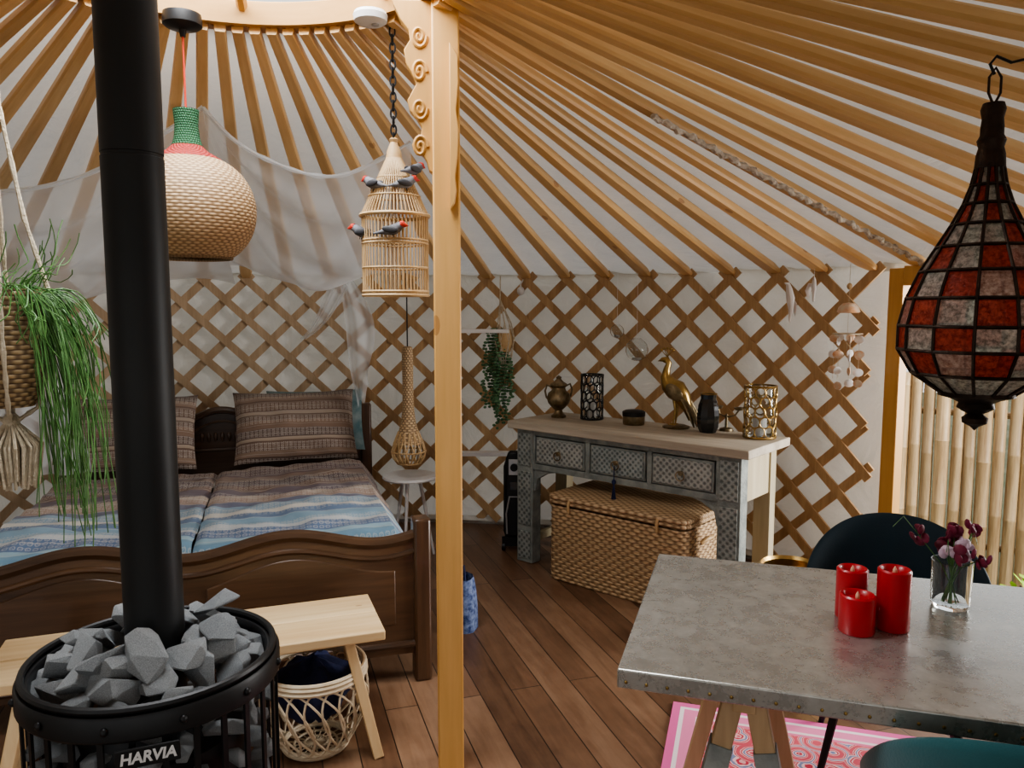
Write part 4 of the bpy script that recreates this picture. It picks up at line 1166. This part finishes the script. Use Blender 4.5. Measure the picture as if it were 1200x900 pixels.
# rug
rc = Vector((.635, 2.88, 0)); ra = Vector((math.cos(TR), math.sin(TR), 0)); rb = Vector((math.sin(TR), -math.cos(TR), 0))
cc = rc + ra*.85 + rb*.75
mb = MB(); mb.box((0, 0, .004), (1.7, 1.5, .008)); mb.obj("patterned_rug", RUGM, loc=tuple(cc), rot=(0,0,TR), label="pink and red patterned rug under the dining table", cat="rug")

# candles
CZ = .7605
def candle(x, y, r, h, label):
    q = root("led_candle", (x, y, CZ), label=label, cat="candle", group="red pillar candles on the table")
    mb = MB(); mb.lathe([(.001, 0), (r-.002, 0), (r, .003), (r, h-.004), (r-.004, h), (r-.009, h-.003), (r-.014, h-.014), (.001, h-.016)], 32); mb.obj("wax", RED, q)
    mb = MB(); mb.lathe([(.003, h-.017), (.006, h-.010), (.005, h-.003), (.0005, h+.006)], 10); mb.obj("flame", FLAME, q)
candle(.940, 1.830, .039, .152, "tall red pillar candle on the zinc table")
candle(.868, 1.90, .038, .130, "medium red pillar candle behind the short one")
candle(.843, 1.812, .042, .095, "short wide red pillar candle on the zinc table")

fg = root("flower_glass", (1.162, 1.97, CZ), label="clear drinking glass of water holding dark flowers", cat="glass")
mb = MB(); mb.lathe([(.001, 0), (.042, 0), (.047, .01), (.05, .125), (.0475, .125), (.0445, .012), (.001, .010)], 32); mb.obj("tumbler", GLASS, fg)
fl = root("sweet_pea_bouquet", (1.162, 1.97, CZ+.012), label="wine-red sweet pea blooms with thin green stems in glass", cat="flowers")
ms = MB(); mp_ = MB(); mw = MB()
for k in range(13):
    a = RN.uniform(0, 2*pi); r = RN.uniform(.03, .085); h = RN.uniform(.13, .20)
    ms.tube([(-.02*math.cos(a), -.02*math.sin(a), .005), (.3*r*math.cos(a), .3*r*math.sin(a), .10), (r*math.cos(a), r*math.sin(a), h)], .0016, 5)
    for j in range(5):
        tgt = mw if (k % 6 == 0) else mp_
        tgt.ell((r*math.cos(a)+RN.uniform(-.014, .014), r*math.sin(a)+RN.uniform(-.014, .014), h+RN.uniform(-.02, .02)), (.016, .006, .014), 8, 5, RZ(RN.uniform(0, 6)) @ RX(RN.uniform(-.6, .6)))
    if k % 3 == 0: ms.tube([(r*math.cos(a), r*math.sin(a), h), (1.5*r*math.cos(a), 1.5*r*math.sin(a), h+.05), (1.8*r*math.cos(a), 1.8*r*math.sin(a), h+.02)], .001, 4)
ms.obj("stems", LEAF, fl); mp_.obj("petals", WINE, fl, kind="stuff"); mw.obj("pale_petals", pm("lilac_petals", (.6, .45, .55), .6), fl, label="pale pink petals", kind="stuff")

# ------------------------------------------------------------------ chairs
def chair(x, y, rz, mat, label):
    q = root("velvet_chair", (x, y, 0), rz, label=label, cat="chair", group="velvet dining chairs")
    mb = MB()
    def seat(u, w):
        a = 2*pi*u
        prof = [(0, .40), (.20, .40), (.245, .415), (.258, .445), (.245, .475), (.20, .488), (0, .492)]
        t = w*(len(prof)-1); i = min(int(t), len(prof)-2); f = t-i
        r = prof[i][0]*(1-f)+prof[i+1][0]*f; z = prof[i][1]*(1-f)+prof[i+1][1]*f
        return (r*math.cos(a)*1.0, r*math.sin(a)*.95-.01, z)
    mb.grid(40, 12, seat); mb.obj("seat", mat, q, ang=60)
    mb = MB(); A = 1.35; th = .04
    def back(u, w):
        s_ = (u*2-1); a = s_*A
        top = .80 - .22*abs(s_)**2.2; bot = .42
        tt = w*2*pi
        zc_ = (top+bot)/2; hz = (top-bot)/2
        rr = .275 + .05*((zc_ + hz*math.sin(tt))-.42)/.38
        fade = (1-abs(s_)**8)
        rr += th/2*math.cos(tt)*(.3+.7*fade)
        z = zc_ + hz*(abs(math.sin(tt))**.6)*(1 if math.sin(tt) >= 0 else -1)
        return (rr*math.sin(a), rr*math.cos(a)-.0, z)
    mb.grid(44, 20, back)
    mb.obj("backrest", mat, q, ang=70)
    for sx in (-1, 1):
        for sy in (-1, 1):
            mb = MB(); mb.tube([(sx*.14, sy*.14, .41), (sx*.22, sy*.22, 0)], [.017, .010], 10); mb.obj("leg", BLACK, q)
chair(1.27, 2.45, rad(-24), TEALD, "dark petrol velvet chair with curved back behind the table")
chair(1.045, 1.54, rad(163), TEAL, "teal velvet chair with curved back pushed to the table")

bp = root("brass_planter", (1.27, 3.40, 0), label="round brass planter on the floor by the wall", cat="planter")
mb = MB(); mb.lathe([(.001, 0), (.10, 0), (.13, .05), (.14, .28), (.13, .37), (.137, .38), (.13, .385), (.12, .37), (.13, .28), (.001, .25)], 32); mb.obj("body", BRASS, bp)

# ------------------------------------------------------------------ light
w = bpy.data.worlds.new("World"); sc.world = w; w.use_nodes = True
nt = w.node_tree; bgN = nt.nodes['Background']
tcn = nt.nodes.new('ShaderNodeTexCoord'); spn = nt.nodes.new('ShaderNodeSeparateXYZ'); nt.links.new(tcn.outputs['Generated'], spn.inputs[0])
rpn = nt.nodes.new('ShaderNodeValToRGB'); nt.links.new(spn.outputs[2], rpn.inputs[0])
rpn.color_ramp.elements[0].color = (.87, .88, .88, 1); rpn.color_ramp.elements[1].color = (.80, .87, .97, 1)
nt.links.new(rpn.outputs[0], bgN.inputs[0]); bgN.inputs[1].default_value = 1.42

def area(name, loc, tgt, size, e, col=(1,1,1), shape='DISK'):
    l = bpy.data.lights.new(name, 'AREA'); l.energy = e; l.size = size; l.shape = shape; l.color = col
    o = bpy.data.objects.new(name, l); o.location = loc
    o.rotation_euler = (Vector(tgt)-Vector(loc)).to_track_quat('-Z', 'Y').to_euler()
    sc.collection.objects.link(o); return o
area("crown_skylight", (CX, CY, 3.1), (CX, CY, 0), 1.2, 85, (.97, .99, 1))
area("door_daylight", (4.3, 3.0, 1.4), (.0, 2.9, .7), 1.8, 200, (1, .98, .95))

cam = bpy.data.cameras.new("camera"); co = bpy.data.objects.new("camera", cam); sc.collection.objects.link(co)
co.location = (0, 0, 1.55); co.rotation_euler = (pi/2 - math.atan(.1), 0, 0)
cam.sensor_width = 36; cam.lens = 27; cam.clip_start = .05
sc.camera = co
try:
    sc.view_settings.view_transform = 'AgX'; sc.view_settings.look = 'AgX - Medium High Contrast'
except Exception: pass
